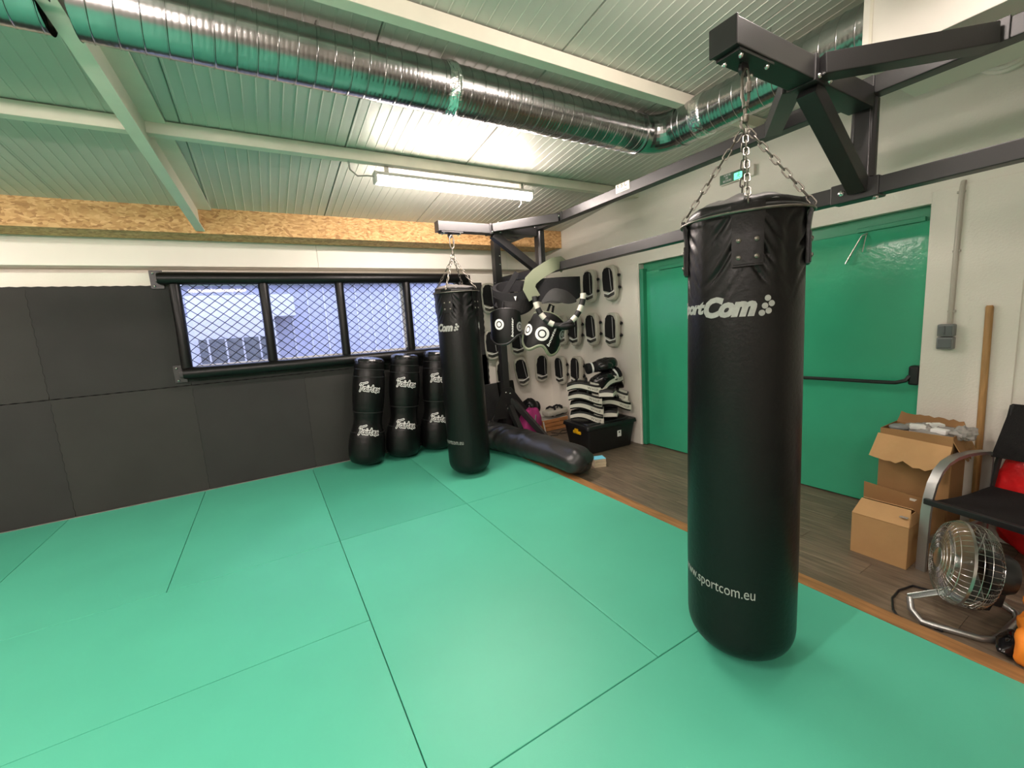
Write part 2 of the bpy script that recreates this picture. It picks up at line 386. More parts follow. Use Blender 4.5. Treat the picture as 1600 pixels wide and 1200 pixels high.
# ---- right wall with double door recess
dy0, dy1, dz1 = 1.005, 3.385, 2.03
g = G()
wallbox(XR, 4.05, dy1, 5.4, ZF - .1, 3.9); wallbox(XR, 4.05, YF - .2, dy0, ZF - .1, 3.9); wallbox(XR, 4.05, dy0, dy1, dz1, 3.9); wallbox(3.95, 4.05, dy0, dy1, ZF - .1, dz1)
wall_right = struct('wall_right', g, 'white_wall')
struct('door_casing', G().box((XR - .004, .80, 1.03), (.012, .405, 2.14), bev=.003, seg=1), 'white_wall', wall_right)
struct('door_casing', G().box((XR - .004, 3.46, 1.0), (.012, .13, 2.08), bev=.003, seg=1), 'white_wall', wall_right)
dr = struct('door_1', G().box((3.90, 2.195, .98), (.08, dy1 - dy0, 2.09)), 'green_dark')
gl = G().box((3.765, 1.60, .955), (.05, 1.17, 1.97), bev=.004)
lf = struct('door_leaf', gl, 'green_paint', dr)
gl = G().box((3.765, 2.79, .955), (.05, 1.17, 1.97), bev=.004)
struct('door_leaf', gl, 'green_paint', dr)
gh = G().box((3.80, 2.195, 1.985), (.10, dy1 - dy0 - .02, .09), bev=.004)
gh.box((3.745, 2.5, 1.945), (.05, 1.3, .035), bev=.004); gh.box((3.745, 1.22, 1.952), (.05, .36, .03), bev=.004)
struct('door_header', gh, 'green_dark', dr)
gh = G().box((3.72, 3.353, .97), (.07, .05, 2.0), bev=.003); struct('door_jamb', gh, 'green_dark', dr)
gh = G(); gh.bar((3.735, 1.34, 1.925), (3.72, 1.37, 1.915), .012, .008); gh.bar((3.725, 1.37, 1.915), (3.705, 1.455, 1.73), .016, .008); gh.bar((3.725, 1.345, 1.915), (3.715, 1.36, 1.80), .01, .006)
struct('closer_arm', gh, 'zinc', dr)
# panic bar: curved black tube into a latch case
gb = G().tube([(3.68, 2.15, .875), (3.675, 1.6, .885), (3.67, 1.22, .89), (3.67, 1.12, .893), (3.675, 1.07, .91), (3.69, 1.055, .94)], .013, 10)
pbar = struct('panic_bar', gb, 'black_plastic', dr)
gb = G().box((3.715, 1.035, .945), (.07, .055, .13), bev=.014, seg=3); struct('latch_case', gb, 'black_plastic', pbar)
# ---- unseen walls
g = G(); wallbox(XL - .2, XL, YF - .2, 5.4, ZF - .1, 3.9); struct('wall_left', g, 'white_wall')
g = G(); wallbox(XL - .2, 4.0, YF - .2, YF, ZF - .1, 3.9); struct('wall_front', g, 'white_wall')
# ---- ceiling of ribbed panels
sl = math.atan(.105)
g = G().prism([(XL - .2, 0), (4.0, 0), (4.0, .12), (XL - .2, .12)], 10.8, Matrix.Translation((0, YF - .2, ceil_z(YF - .2) + .03)) @ Matrix.Rotation(-sl, 4, 'X'))
ce = struct('ceiling', g, 'white_panel')
PW = .955; prof = [(0.004, .02)]; nrib = 14
prof += [(.004, -.003), (.012, -.003), (.016, 0)]
for i in range(1, nrib):
    c = PW * i / nrib; prof += [(c - .005, 0), (c - .002, -.003), (c + .002, -.003), (c + .005, 0)]
prof += [(PW - .006, 0), (PW - .004, .004), (PW - .002, .004), (PW - .002, .02)]
Lp = 5.15 - YF
def prism_strip(prof, L):
    n = len(prof); q = G(); vs = [(x, 0, z) for x, z in prof] + [(x, L, z) for x, z in prof]
    q.add(vs, [(i, i + 1, n + i + 1, n + i) for i in range(n - 1)] + [(n - 1, 0, n, 2 * n - 1)]); return q
pm = prism_strip(prof, Lp / math.cos(sl)).mesh('ceiling_panel', 20)
x = -.268 - PW * 7
while x < 3.7:
    o = obj('ceiling_panel', pm, 'ceiling', ce); o.location = (x, YF, ceil_z(YF)); o.rotation_euler = (-sl, 0, 0); x += PW
# purlins (C sections along x, hung on the sloping ceiling)
for k, y in enumerate((3.39, 2.055, .76, -.40, -1.3, -3.0)):
    z = ceil_z(y) - .006; q = G()
    q.box(((XL + XR) / 2, y - .03, z - .038), (XR - XL, .006, .076)); q.box(((XL + XR) / 2, y, z - .074), (XR - XL, .062, .005)); q.box(((XL + XR) / 2, y, z - .003), (XR - XL, .062, .005)); q.box(((XL + XR) / 2, y + .03, z - .066), (XR - XL, .004, .018))
    struct('purlin', q, 'cream')
# rafter: I beam running down the slope
def rafter(x0, x1, y0, y1):
    q = G(); h = .20
    def sec(xx, y):
        zt = ceil_z(y) - .008; zb = zt - h; a = .033; c = .105; t = .014; wv = .004
        return [(xx - a, y, zb), (xx + a, y, zb), (xx + a, y, zb + t), (xx + wv, y, zb + t), (xx + wv, y, zt - t), (xx + c, y, zt - t), (xx + c, y, zt), (xx - c, y, zt), (xx - c, y, zt - t), (xx - wv, y, zt - t), (xx - wv, y, zb + t), (xx - a, y, zb + t)]
    q.add(sec(x0, y0) + sec(x1, y1), [(i, (i + 1) % 12, (i + 1) % 12 + 12, i + 12) for i in range(12)] + [tuple(range(12))[::-1], tuple(range(12, 24))]); return q
struct('rafter', rafter(-.965, -.359, YF, 4.72), 'cream')
struct('rafter', rafter(-5.2, -5.2, YF, 4.72), 'cream')
# OSB boxed beam over the window
ob = struct('soffit', G().box(((XL + XR) / 2, 4.94, 2.60), (XR - XL - .01, .36, .285)), 'osb')
for a, b in ((-6.59, -4.1), (-4.1, -1.6), (-1.6, .9), (.9, 3.40), (3.40, 3.672)):
    struct('osb_panel', G().box(((a + b) / 2, 4.745, 2.562), (b - a - .0015, .018, .232), bev=.001, seg=1), 'osb', ob)
# ---- outside the window
g = G().box((0, 14, -.6), (60, 17, .1)); struct('yard', g, 'ground')
nb = thing('neighbour_building', 'pale blue-grey clad building seen through the window mesh', 'building', (0, 8.2, -.55))
obj('wall', G().box((.5, 8.4, 1.6), (14, .3, 4.3)), 'facade', nb, w=True)
for i in range(44):
    cb_ = obj('cladding_board', G().box((-5.6 + i * .27, 8.235, 1.7), (.268, .03, 4.0)), 'facade', nb, w=True)
    obj('cover_strip', G().box((-5.465 + i * .27, 8.215, 1.7), (.022, .014, 4.0)), 'facade_w', cb_, w=True)
obj('cornice', G().box((.5, 8.15, 2.42), (13, .12, .10)), 'facade_w', nb, w=True)
ex = obj('cabinet', G().box((-.42, 7.75, .75), (1.2, .8, 2.2), bev=.01), 'facade_w', nb, w=True, label='white cabinet with a grey louvred opening')
obj('louvre', G().box((-.36, 7.34, 1.36), (.86, .03, .34)), 'louvre', ex, w=True)
for i in range(4): obj('bar', G().box((-.68 + i * .21, 7.325, 1.37), (.022, .03, .38)), 'facade_w', ex, w=True)
obj('band', G().box((-.2, 7.9, 2.0), (1.4, .5, .34), bev=.01), 'facade_w', nb, w=True)

# ================================================================== THINGS
# ---- tube lamps
def lamp(i, x0, x1, y, z):
    names = ['lit white tube lamp under the beam over the window', 'short tube lamp beside the white housing over the near bag', 'unseen added tube lamp over the middle mats near the camera',
             'unseen added tube lamp over the near left mats', 'tube lamp over the far left mats', 'unseen added tube lamp behind the camera', 'tube lamp behind the camera, farther left, unseen and added']
    t = thing('tube_lamp', names[i], 'lamp', ((x0 + x1) / 2, y, z), 0, 'tube lamps under the roof beams')
    L = x1 - x0
    obj('lamp_body', G().box((0, 0, .035), (L, .085, .03), bev=.008), 'lamp_grey', t)
    g = G(); n = 9; pr = []
    for k in range(n + 1):
        a = PI + PI * k / n; pr.append((.042 * math.cos(a), .022 + .06 * math.sin(a)))
    vs = [(-L / 2 + .02, a, b) for a, b in pr] + [(L / 2 - .02, a, b) for a, b in pr]; m = n + 1
    g.add(vs, [(k, k + 1, m + k + 1, m + k) for k in range(n)] + [tuple(range(m))[::-1], tuple(range(m, 2 * m))]); obj('diffuser', g, 'diffuser', t)
    for s in (-1, 1):
        obj('end_cap', G().box((s * (L / 2 - .008), 0, .012), (.022, .09, .085), bev=.01), 'lamp_grey', t)
    hz = ceil_z(y) - .085 - z
    for s in (-1, 1):
        obj('clip', G().box((s * (L / 2 - .1), 0, .05 + max(hz - .05, .01) / 2), (.03, .02, max(hz - .05, .012))), 'zinc', t)
    if i == 0:
        obj('cable', G().tube([(-L / 2 - .0, 0, .02), (-L / 2 - .05, 0, .02), (-L / 2 - .12, 0, .01), (-L / 2 - .17, 0, .05), (-L / 2 - .18, 0, .13)], .006, 6), 'cable_w', t)
        obj('cable', G().tube([(L / 2 - .12, -.01, -.04), (L / 2 - .12, -.01, -.07), (L / 2 - .15, -.01, -.11)], .004, 6), 'cable_w', t)
for i, a in enumerate(LAMPS): lamp(i, *a)

# ---- ventilation duct: spiral pipe, elbow, spiral pipe into the white housing
dct = thing('ventilation_duct', 'shiny spiral metal duct under the ceiling', 'duct', (0, 2.33, 2.78))
RD = .126; YD = 2.33; ZD = 2.78; XD = 2.77
def spiral(p0, ax, sd, up, L, pitch=.078, seg=36):
    ss = [0, .02, .05, .07, .12, .22, .32, .42, .52, .62, .72, .82, .93]; hh = [0, .0034, .0034, .0004, 0, .0012, .0004, .0002, .0013, .0004, .0002, .0012, 0]; vs = []; n = int(L / pitch) + 2; rows = []
    for k in range(-1, n):
        for s, h in zip(ss, hh): rows.append((k + s, h))
    g = G(); ax, sd, up, p0 = Vector(ax), Vector(sd), Vector(up), Vector(p0)
    for q, h in rows:
        for i in range(seg):
            a = 2 * PI * i / seg; x = min(max((q + i / seg) * pitch, 0), L); r = RD + h
            vs.append(p0 + ax * x + (sd * math.cos(a) + up * math.sin(a)) * r)
    fs = []
    for j in range(len(rows) - 1):
        for i in range(seg - 1):
            fs.append((j * seg + i, j * seg + i + 1, (j + 1) * seg + i + 1, (j + 1) * seg + i))
        j2 = j + len(ss)
        if j2 + 1 < len(rows): fs.append((j2 * seg + seg - 1 - 0, (j + len(ss)) * seg + 0 if False else (j2 + len(ss)) * seg if (j2 + len(ss) + 1) < len(rows) else j2 * seg + seg - 1, (j2 + len(ss) + 1) * seg if (j2 + len(ss) + 1) < len(rows) else (j2 + 1) * seg + seg - 1, (j2 + 1) * seg + seg - 1))
    g.v = vs; g.f = [f for f in fs if len(set(f)) == 4]; return g
obj('spiral_pipe', spiral((-.46, YD, ZD), (1, 0, 0), (0, 0, 1), (0, 1, 0), 3.02), 'galv', dct, w=True, ang=60)
obj('spiral_pipe', spiral((-5.2, YD, ZD), (1, 0, 0), (0, 0, 1), (0, 1, 0), 4.66), 'galv', dct, w=True, ang=60)
obj('spiral_pipe', spiral((XD, 2.12, ZD), (0, -1, 0), (0, 0, 1), (1, 0, 0), 1.13), 'galv', dct, w=True, ang=60)
def xl(pr, x0, seg=36): return G().lathe(pr, seg, Matrix.Translation((x0, YD, ZD)) @ Matrix.Rotation(PI / 2, 4, 'Y'))
obj('coupling', xl([(RD - .002, 0), (RD + .008, 0), (RD + .010, .008), (RD + .010, .018), (RD + .006, .022), (RD + .006, .05), (RD, .052)], 2.535), 'galv', dct, w=True)
ring = []
for k in range(7):
    a = PI / 2 * k / 6; ring.append((2.57 + .20 * math.sin(a), YD - .20 * (1 - math.cos(a)), ZD))
obj('elbow', G().tube(ring, RD + .003, 36), 'galv', dct, w=True, ang=8)
obj('coupling', G().lathe([(RD, 0), (RD + .008, 0), (RD + .008, .03), (RD, .032)], 36, Matrix.Translation((XD, 2.135, ZD)) @ Matrix.Rotation(PI / 2, 4, 'X')), 'galv', dct, w=True)
gt = xl([(RD + .004, 0)] + [(RD + .0075 + .003 * ((i * 7) % 3 - 1), .006 + .006 * i) for i in range(10)] + [(RD + .004, .07)], 1.03, 36)
rt = random.Random(2)
for p in gt.v: p.x += rt.uniform(-.006, .006)
obj('foil_tape', gt, 'foil', dct, w=True)
obj('foil_tape', G().lathe([(RD + .003, 0)] + [(RD + .007 + .002 * (i % 2), .006 + .01 * i) for i in range(8)] + [(RD + .003, .085)], 36, Matrix.Translation((XD, 1.98, ZD)) @ Matrix.Rotation(PI / 2, 4, 'X')), 'foil', dct, w=True)
for x in (.35, 1.75, 2.42):
    for s in (-1, 1):
        obj('hanger_wire', G().tube([(x, YD + s * RD, ZD + .0), (x + .05, YD + s * .05, ceil_z(YD) - .004)], .0022, 5), 'zinc', dct, w=True)
obj('hanger_wire', G().tube([(XD - .12, 1.45, ZD + .05), (XD - .10, 1.45, ceil_z(1.45) - .003)], .0022, 5), 'zinc', dct, w=True)
obj('strap', G().bar((-.50, 2.20, 2.70), (-.60, 2.20, 2.70), .03, .006).bar((-.495, 2.2, 2.69), (-.495, 2.2, 2.88), .03, .006), 'black_steel', dct, w=True)

hs = thing('unit_housing', 'white sheet housing under the ceiling that the duct runs into', 'housing', (2.95, .2, 2.57))
obj('cover', G().box((2.98, .2, 2.80), (.68, 1.62, .46), bev=.006), 'white_panel', hs, w=True)
obj('top_cover', G().box((2.98, .2, 3.035), (.68, 1.62, .02), bev=.003), 'white_panel', hs, w=True)
obj('corner_strip', G().box((2.637, .975, 2.80), (.006, .012, .44)), 'cream', hs, w=True)
obj('knob', G().lathe([(0, 0), (.02, 0), (.02, .012), (.012, .02), (0, .022)], 14, Matrix.Translation((2.64, .56, 2.72)) @ Matrix.Rotation(-PI / 2, 4, 'Y')), 'cream', hs, w=True)
vc = thing('vent_collar', 'round pale vent collar on the right wall behind the rack rails', 'vent', (3.62, .73, 2.76))
mv = Matrix.Translation((3.68, .73, 2.77)) @ Matrix.Rotation(-PI / 2, 4, 'Y')
obj('collar', G().lathe([(.128, .002), (.134, .01), (.132, .028), (.120, .034), (.118, .05), (.105, .055), (.10, .05)], 36, mv), 'white_wall', vc, w=True)
obj('cap', G().lathe([(0, .03), (.06, .032), (.095, .03), (.10, .02), (.0, .018)], 36, mv), 'galv', vc, w=True)

# ---- bag rack
rk = thing('bag_rack', 'black square-tube steel rack that carries the two punching bags', 'rack', (2.3, 3.81, ZF))
YN, YR = .985, 3.81
RX = 2.66; ZU = 2.462; ZL = 2.004
BS = 'black_steel'
def rp_(name, g, parent=rk, m=BS): return obj(name, g, m, parent, w=True)
def bolt(p, ax, parent=rk, r=.011):
    q = Vector((0, 0, 1)).rotation_difference(Vector(ax)).to_matrix().to_4x4(); q.translation = Vector(p)
    return obj('bolt', G().lathe([(r, 0), (r, .006), (r * .75, .011), (r * .3, .014), (0, .0145)], 10, q), 'chrome', parent, w=True)
rl = rp_('rail', G().bar((RX, -2.1, ZU), (RX, 4.66, ZU), .08, .08, bev=.006))
rp_('rail', G().bar((RX, -2.1, ZL), (RX, 4.64, ZL), .08, .08, bev=.006))
gp = G().box((RX - .0415, 2.555, 2.484), (.003, .15, .066), bev=.001, seg=1); pl = obj('maker_plate', gp, 'plate', rk, w=True, label='small pale maker plate')
mp_ = Matrix.Translation((RX - .0435, 2.612, 2.485)) @ Matrix.Rotation(-PI / 2, 4, 'Z') @ Matrix.Rotation(PI / 2, 4, 'X')
v, f = text_geo('R B C', .105, .036); obj('lettering', G().add(v, f, mp_), 'black_print', pl, w=True)
mp2 = Matrix.Translation((RX - .0435, 2.612, 2.460)) @ Matrix.Rotation(-PI / 2, 4, 'Z') @ Matrix.Rotation(PI / 2, 4, 'X')
obj('rule', G().add([(0, 0, 0), (.105, 0, 0), (.105, .006, 0), (0, .006, 0)], [(0, 1, 2, 3)], mp2), 'grey_print', pl, w=True)
def frame(y, post):
    za = 2.402
    am = rp_('arm', G().bar((1.52, y, za), (2.60, y, za), .10, .09, bev=.006))
    obj('end_cap', G().box((1.516, y, za), (.012, .106, .096), bev=.004), BS, am, w=True)
    obj('plate', G().box((1.65, y, za - .05), (.22, .09, .012), bev=.003), BS, am, w=True)
    for dx in (-.08, .085):
        for dy in (-.03, .03): bolt((1.65 + dx, y + dy, za - .055), (0, 0, -1), am, .009)
    obj('eye_plate', G().lathe([(0, -.006), (.026, -.006), (.026, .006), (0, .006)], 16, Matrix.Translation((1.64, y, za - .075)) @ Matrix.Rotation(PI / 2, 4, 'X')), BS, am, w=True)
    rp_('collar', G().box((2.055, y, za), (.03, .112, .102), bev=.004))
    for s in (-1, 1):
        rp_('diagonal_beam', G().bar((2.08, y + s * .05, za + .003), (RX - .05, y + s * .41, ZU - .012), .08, .08, bev=.006))
        rp_('joint_plate', G().box((RX - .045, y + s * .415, ZU), (.008, .09, .086), bev=.003)); bolt((RX - .049, y + s * .42, ZU + .005), (-1, 0, 0), r=.016)
        bolt((2.12, y + s * .085, za + .046), (0, 0, 1))
    rp_('joint_plate', G().box((RX - .045, y, ZU - .01), (.008, .085, .10), bev=.003)); bolt((RX - .049, y, ZU - .005), (-1, 0, 0), r=.016)
    rp_('brace', G().bar((2.10, y, za - .045), (RX - .045, y, ZL + .01), .075, .075, up=(0, 1, 0), bev=.005))
    rp_('upright', G().bar((RX, y, ZL + .04), (RX, y, ZU - .04), .08, .08, bev=.005))
    for s in (-1, 1):
        rp_('strut', G().bar((RX - .02, y + s * .03, ZU - .05), (RX - .025, y + s * .035, ZL + .05), .03, .03, bev=.003))
    rp_('sleeve', G().box((RX, y + .02, ZL), (.096, .20, .094), bev=.006)); bolt((RX - .048, y + .07, ZL), (-1, 0, 0), r=.015); bolt((RX - .02, y - .06, ZL - .047), (0, 0, -1), r=.013); bolt((RX - .02, y + .28, ZL - .04), (0, 0, -1), r=.013)
    for dx, dz in ((2.07, -.05), (2.16, -.05)): bolt((dx, y - .05, za + dz + .02), (0, -1, 0))
    if post:
        ps = rp_('post', G().bar((2.16, y, 2.36), (2.16, y, .03), .10, .10, bev=.006))
        for z in (2.16, 2.28): bolt((2.185, y - .05, z - .02 * (z > 2.2)), (0, -1, 0), ps, .009)
        for z in (1.98, 1.86, 1.72): bolt((2.11, y - .02, z), (-1, 0, 0), ps, .009)
        gs = rp_('gusset', G().prism([(2.10, .62), (2.22, .62), (2.46, .26), (2.46, .20), (1.90, .20), (1.90, .26)], .008, Matrix.Translation((0, y - .062, 0))))
        for bx, bz in ((2.13, .56), (2.19, .54), (2.14, .36), (2.20, .37)): bolt((bx, y - .062, bz), (0, -1, 0), gs, .011)
        for a, b in () if not post else (((2.20, y + .02, .46), (2.84, y + .42, .0)), ((2.20, y + .10, .42), (2.52, y + .62, .02)), ((2.12, y + .06, .44), (1.86, y + .62, .04))):
            lg = rp_('leg', G().bar(a, b, .075, .075, bev=.005))
            zz = ZF if b[0] > 2.3 else 0.0
            obj('foot_plate', G().box((b[0] + .02, b[1] + .02, zz + .006), (.16, .12, .010), rz=.55, bev=.002), BS, lg, w=True); bolt((b[0] + .05, b[1] - .02, zz + .01), (0, 0, 1), lg, .009)
frame(YN, False); frame(YR, False); frame(-1.9, True)
YP = 4.68; PW_ = .09; XP = 2.605
ps = rp_('post', G().bar((XP, YP, 2.50), (XP, YP, .02), PW_, PW_, bev=.006))
for z in (2.20, 2.30): bolt((XP + .02, YP - PW_ / 2, z), (0, -1, 0), ps, .009)
for z in (1.98, 1.86, 1.72, 1.5): bolt((XP - PW_ / 2, YP - .02, z), (-1, 0, 0), ps, .009)
gs = rp_('gusset', G().prism([(2.545, .66), (2.665, .66), (2.925, .30), (2.875, .22), (2.405, .28), (2.385, .36)], .008, Matrix.Translation((0, YP - .056, 0))))
for bx, bz in ((2.58, .60), (2.64, .58), (2.595, .39), (2.655, .41)): bolt((bx, YP - .056, bz), (0, -1, 0), gs, .013)
for a, b in (((2.665, YP - .03, .50), (2.95, 4.30, -.01)), ((2.62, YP - .06, .42), (2.66, 4.36, -.01)), ((2.57, YP - .02, .46), (2.30, 4.78, .03))):
    lg = rp_('leg', G().bar(a, b, .07, .07, bev=.005)); zz = ZF if b[0] > 2.45 else 0.0
    obj('foot_plate', G().box((b[0] + .02, b[1] - .02, zz + .006), (.15, .10, .010), rz=-.6, bev=.002), BS, lg, w=True); bolt((b[0] + .04, b[1] - .04, zz + .01), (0, 0, 1), lg, .009)

# ---- hanging punching bags
BR = .205; ZT = 1.80; ZB = .018
def bag_r(z):
    h = z - ZB
    r = BR * (1.012 - .045 * max(0, (z - .5)) / 1.3)
    if h < .15: r *= (1 - (1 - max(h, 0) / .15) ** 2.6) ** .34 if h > 0 else .0
    return r
STR = [-146, -62, 124, 34]      # strap azimuths
def fold(a, z):
    if z < 1.36: return 0
    k = min(1, (z - 1.36) / .24); w = 0; deg = math.degrees(a)
    for s in STR:
        d = (deg - s + 180) % 360 - 180
        if abs(d) < 44:
            e = min(1, abs(d) / 13) * (1 - (abs(d) / 44) ** 2) * min(1, max(0, (ZT + .01 - z) / .05))
            p = (ZT - z) * (58 if d > 0 else 50) - abs(d) * (.30 if d > 0 else .22) + s * .7 + 2.2 * noise.noise((math.cos(a) * 2.5, math.sin(a) * 2.5 + s, z * 4))
            q = max(0, .75 + 1.3 * noise.noise((math.cos(a) * 3.1 + s * .1, math.sin(a) * 3.1, z * 7)))
            w += e * q * (.005 * math.sin(p) - .018 * max(0, math.sin(p)) ** 3) * min(1, max(.15, (z - 1.44) / .14))
    d = (deg + 104 + 180) % 360 - 180
    w -= .015 * math.exp(-(d / 9) ** 2) * max(0, 1 - abs(z - 1.66) / .22)
    return w * k
def make_bag(cx, cy, label, group):
    t = thing('punching_bag', label, 'punching bag', (cx, cy, 0), 0, group)
    zs = [ZB + .15 * (i / 12) ** 1.7 for i in range(13)] + [ZB + .15 + (1.34 - ZB - .15) * i / 10 for i in range(1, 11)] + [1.34 + (ZT - 1.34) * i / 70 for i in range(1, 71)]
    prof = [(max(bag_r(z), .001), z) for z in zs]
    body = obj('body', G().lathe(prof, 180, None, lambda r, z, a: (r + fold(a, z), z)), 'black_leather', t, ang=60)
    rt = prof[-1][0]
    def lidf(r, z, a):
        q = r / rt; return r * (1 + .02 * math.sin(5 * a)), z + .006 * math.sin(9 * a + 1) * q * (1 - q) * 4 + .02 * math.sin(2 * a + .8) * q * (1 - q) * 2
    obj('lid', G().lathe([(rt * .975, ZT + .022), (rt * .93, ZT + .034), (rt * .8, ZT + .046), (rt * .6, ZT + .055), (rt * .3, ZT + .060), (.001, ZT + .061)], 60, None, lidf), 'lid', t, ang=60)
    obj('rim', G().lathe([(rt * 1.0, ZT - .004), (rt * 1.012, ZT + .012), (rt * .998, ZT + .028), (rt * .965, ZT + .032), (rt * .955, ZT + .022)], 60, None, lambda r, z, a: (r + .003 * math.sin(7 * a) + .002 * math.sin(13 * a + 1), z + .004 * math.sin(5 * a))), 'black_leather', t, ang=60)
    obj('piping', G().tube([(math.cos(2 * PI * k / 60) * (rt + .001), math.sin(2 * PI * k / 60) * (rt + .001), ZT + .002) for k in range(60)], .007, 8, True), 'black_grey', t)
    for i, sdeg in enumerate(STR):
        a0 = math.radians(sdeg)
        def sf(off, hw):
            def fn(u, v):
                z = 1.605 + (ZT + .012 - 1.605) * v; a = a0 + (u - .5) * 2 * hw / BR; r = bag_r(min(z, ZT)) + off + (.012 * max(0, (v - .55) / .45) ** 1.5)
                return Vector((r * math.cos(a), r * math.sin(a), z))
            return fn
        st = obj('strap', G().shell(sf(.012, .048), sf(.001, .048), 9, 14), 'black_leather', t, ang=50)
        def pf(off):
            def fn(u, v):
                z = 1.612 + .105 * v; a = a0 + (u - .5) * 2 * .043 / BR; r = bag_r(z) + off
                return Vector((r * math.cos(a), r * math.sin(a), z))
            return fn
        obj('patch', G().shell(pf(.016), pf(.011), 9, 6), 'black_leather', st, ang=50)
        for ux in (-.026, .026):
            for uz in (1.635, 1.692):
                a = a0 + ux / BR; q = Matrix.Translation((0, 0, uz)) @ Matrix.Rotation(a, 4, 'Z') @ Matrix.Translation((bag_r(uz) + .015, 0, 0)) @ Matrix.Rotation(PI / 2, 4, 'Y')
                obj('rivet', G().lathe([(.009, 0), (.008, .004), (.004, .0065), (0, .007)], 12, q), 'dark_zinc', st)
        # D-ring and chain
        pt = Vector(((BR + .014) * math.cos(a0), (BR + .014) * math.sin(a0), ZT + .012))
        top = Vector((.012 * math.cos(a0), .012 * math.sin(a0), 2.112))
        dv = top - pt; L = dv.length; n = 11; step = L / n; dn = dv.normalized()
        sx = Vector((0, 0, 1)).cross(dn).normalized(); sy = dn.cross(sx)
        ch = None
        for k in range(n):
            c = pt + dn * step * (k + .5); xa, ya = (sx, sy) if k % 2 else (sy, sx * -1)
            mx = Matrix(((xa.x, ya.x, dn.x, c.x), (xa.y, ya.y, dn.y, c.y), (xa.z, ya.z, dn.z, c.z), (0, 0, 0, 1)))
            if ch is None:
                ch = obj('chain', LINK, 'dark_zinc', t); ch.matrix_basis = mx; base = mx
            else:
                l = obj('link', LINK, 'dark_zinc', ch); l.matrix_basis = base.inverted() @ mx
    rr = BR + .014
    rp2 = [((rr + .004) * math.cos(2 * PI * k / 48), (rr + .004) * math.sin(2 * PI * k / 48), ZT - .005 - .008 * math.cos(2 * PI * k / 48 - math.radians(-146))) for k in range(48)]
    obj('ring', G().tube(rp2, .0045, 8, True), 'dark_zinc', t)
    obj('gather_ring', G().tube([(.024 * math.cos(k * PI / 8), .006 * math.sin(k * PI / 8), 2.125 + .024 * math.sin(k * PI / 8)) for k in range(16)], .005, 8, True), 'dark_zinc', t)
    obj('swivel', G().lathe([(0, 2.14), (.010, 2.142), (.013, 2.15), (.013, 2.165), (.006, 2.17), (.006, 2.19), (.011, 2.195), (.011, 2.21), (0, 2.215)], 12), 'dark_zinc', t)
    q = [(.021 * s * (1 if abs(zz) < .9 else .5), 0, 2.262 + .062 * zz) for s, zz in ((1, -.6), (1, .6), (.6, 1), (-.6, 1), (-1, .6), (-1, -.6), (-.6, -1), (.6, -1))]
    cb = obj('quick_link', G().tube(q, .0055, 8, True), 'dark_zinc', t); obj('nut', G().tube([(.021, 0, 2.25), (.021, 0, 2.285)], .0095, 6), 'dark_zinc', cb)
    # lettering wrapped round the cylinder
    lg = text_geo('Sport', .176, .066, bold=.055, shear=.28, spacing=.9); lc = text_geo('Com', .186, .076, bold=.062, shear=.28, spacing=.93)
    dots = [disc(.372, .010, .0105), disc(.394, .016, .0105), disc(.382, .034, .0105), disc(.404, .041, .0105), disc(.391, .060, .0105)]
    al = join2(shift2(lg, 0, .002), shift2(lc, .171, 0), *dots)
    vs, fs = slice_x(*al, .01)
    for end in (-120.5, 59.5):
        def wrap(p, x0=math.radians(end) - .415 / BR):
            a = x0 + p.x / BR; r = bag_r(1.432 + p.y) + fold(a, 1.432 + p.y) + .0016; return Vector((r * math.cos(a), r * math.sin(a), 1.432 + p.y))
        obj('logo_print', G().add([wrap(p) for p in vs], fs), 'silver_print', t, label='silver SportCom lettering')
    vs, fs = slice_x(*text_geo('www.sportcom.eu', .325, .050), .01)
    for end in (-134.6, 45.4):
        def wrap(p, x0=math.radians(end) - .325 / BR):
            a = x0 + p.x / BR; r = bag_r(.335 + p.y) + .0016; return Vector((r * math.cos(a), r * math.sin(a), .335 + p.y))
        obj('web_print', G().add([wrap(p) for p in vs], fs), 'silver_print', t, label='silver web address lettering')
    return t
lp = []
for k in range(16):
    a = 2 * PI * k / 16; lp.append((.0085 * math.cos(a), 0, .0085 * math.sin(a) + (.0115 if math.sin(a) > 1e-6 else -.0115)))
LINK = G().tube(lp, .0027, 6, True).mesh('link')
b1 = make_bag(1.638, YN - .008, 'tall black punching bag hanging nearest the camera, in front of the green door', 'hanging punching bags')
b2 = dup(b1, (1.64, 3.785, 0), (0, 0, math.radians(8)), 'black punching bag hanging at the far arm beside the three leaning dummies')

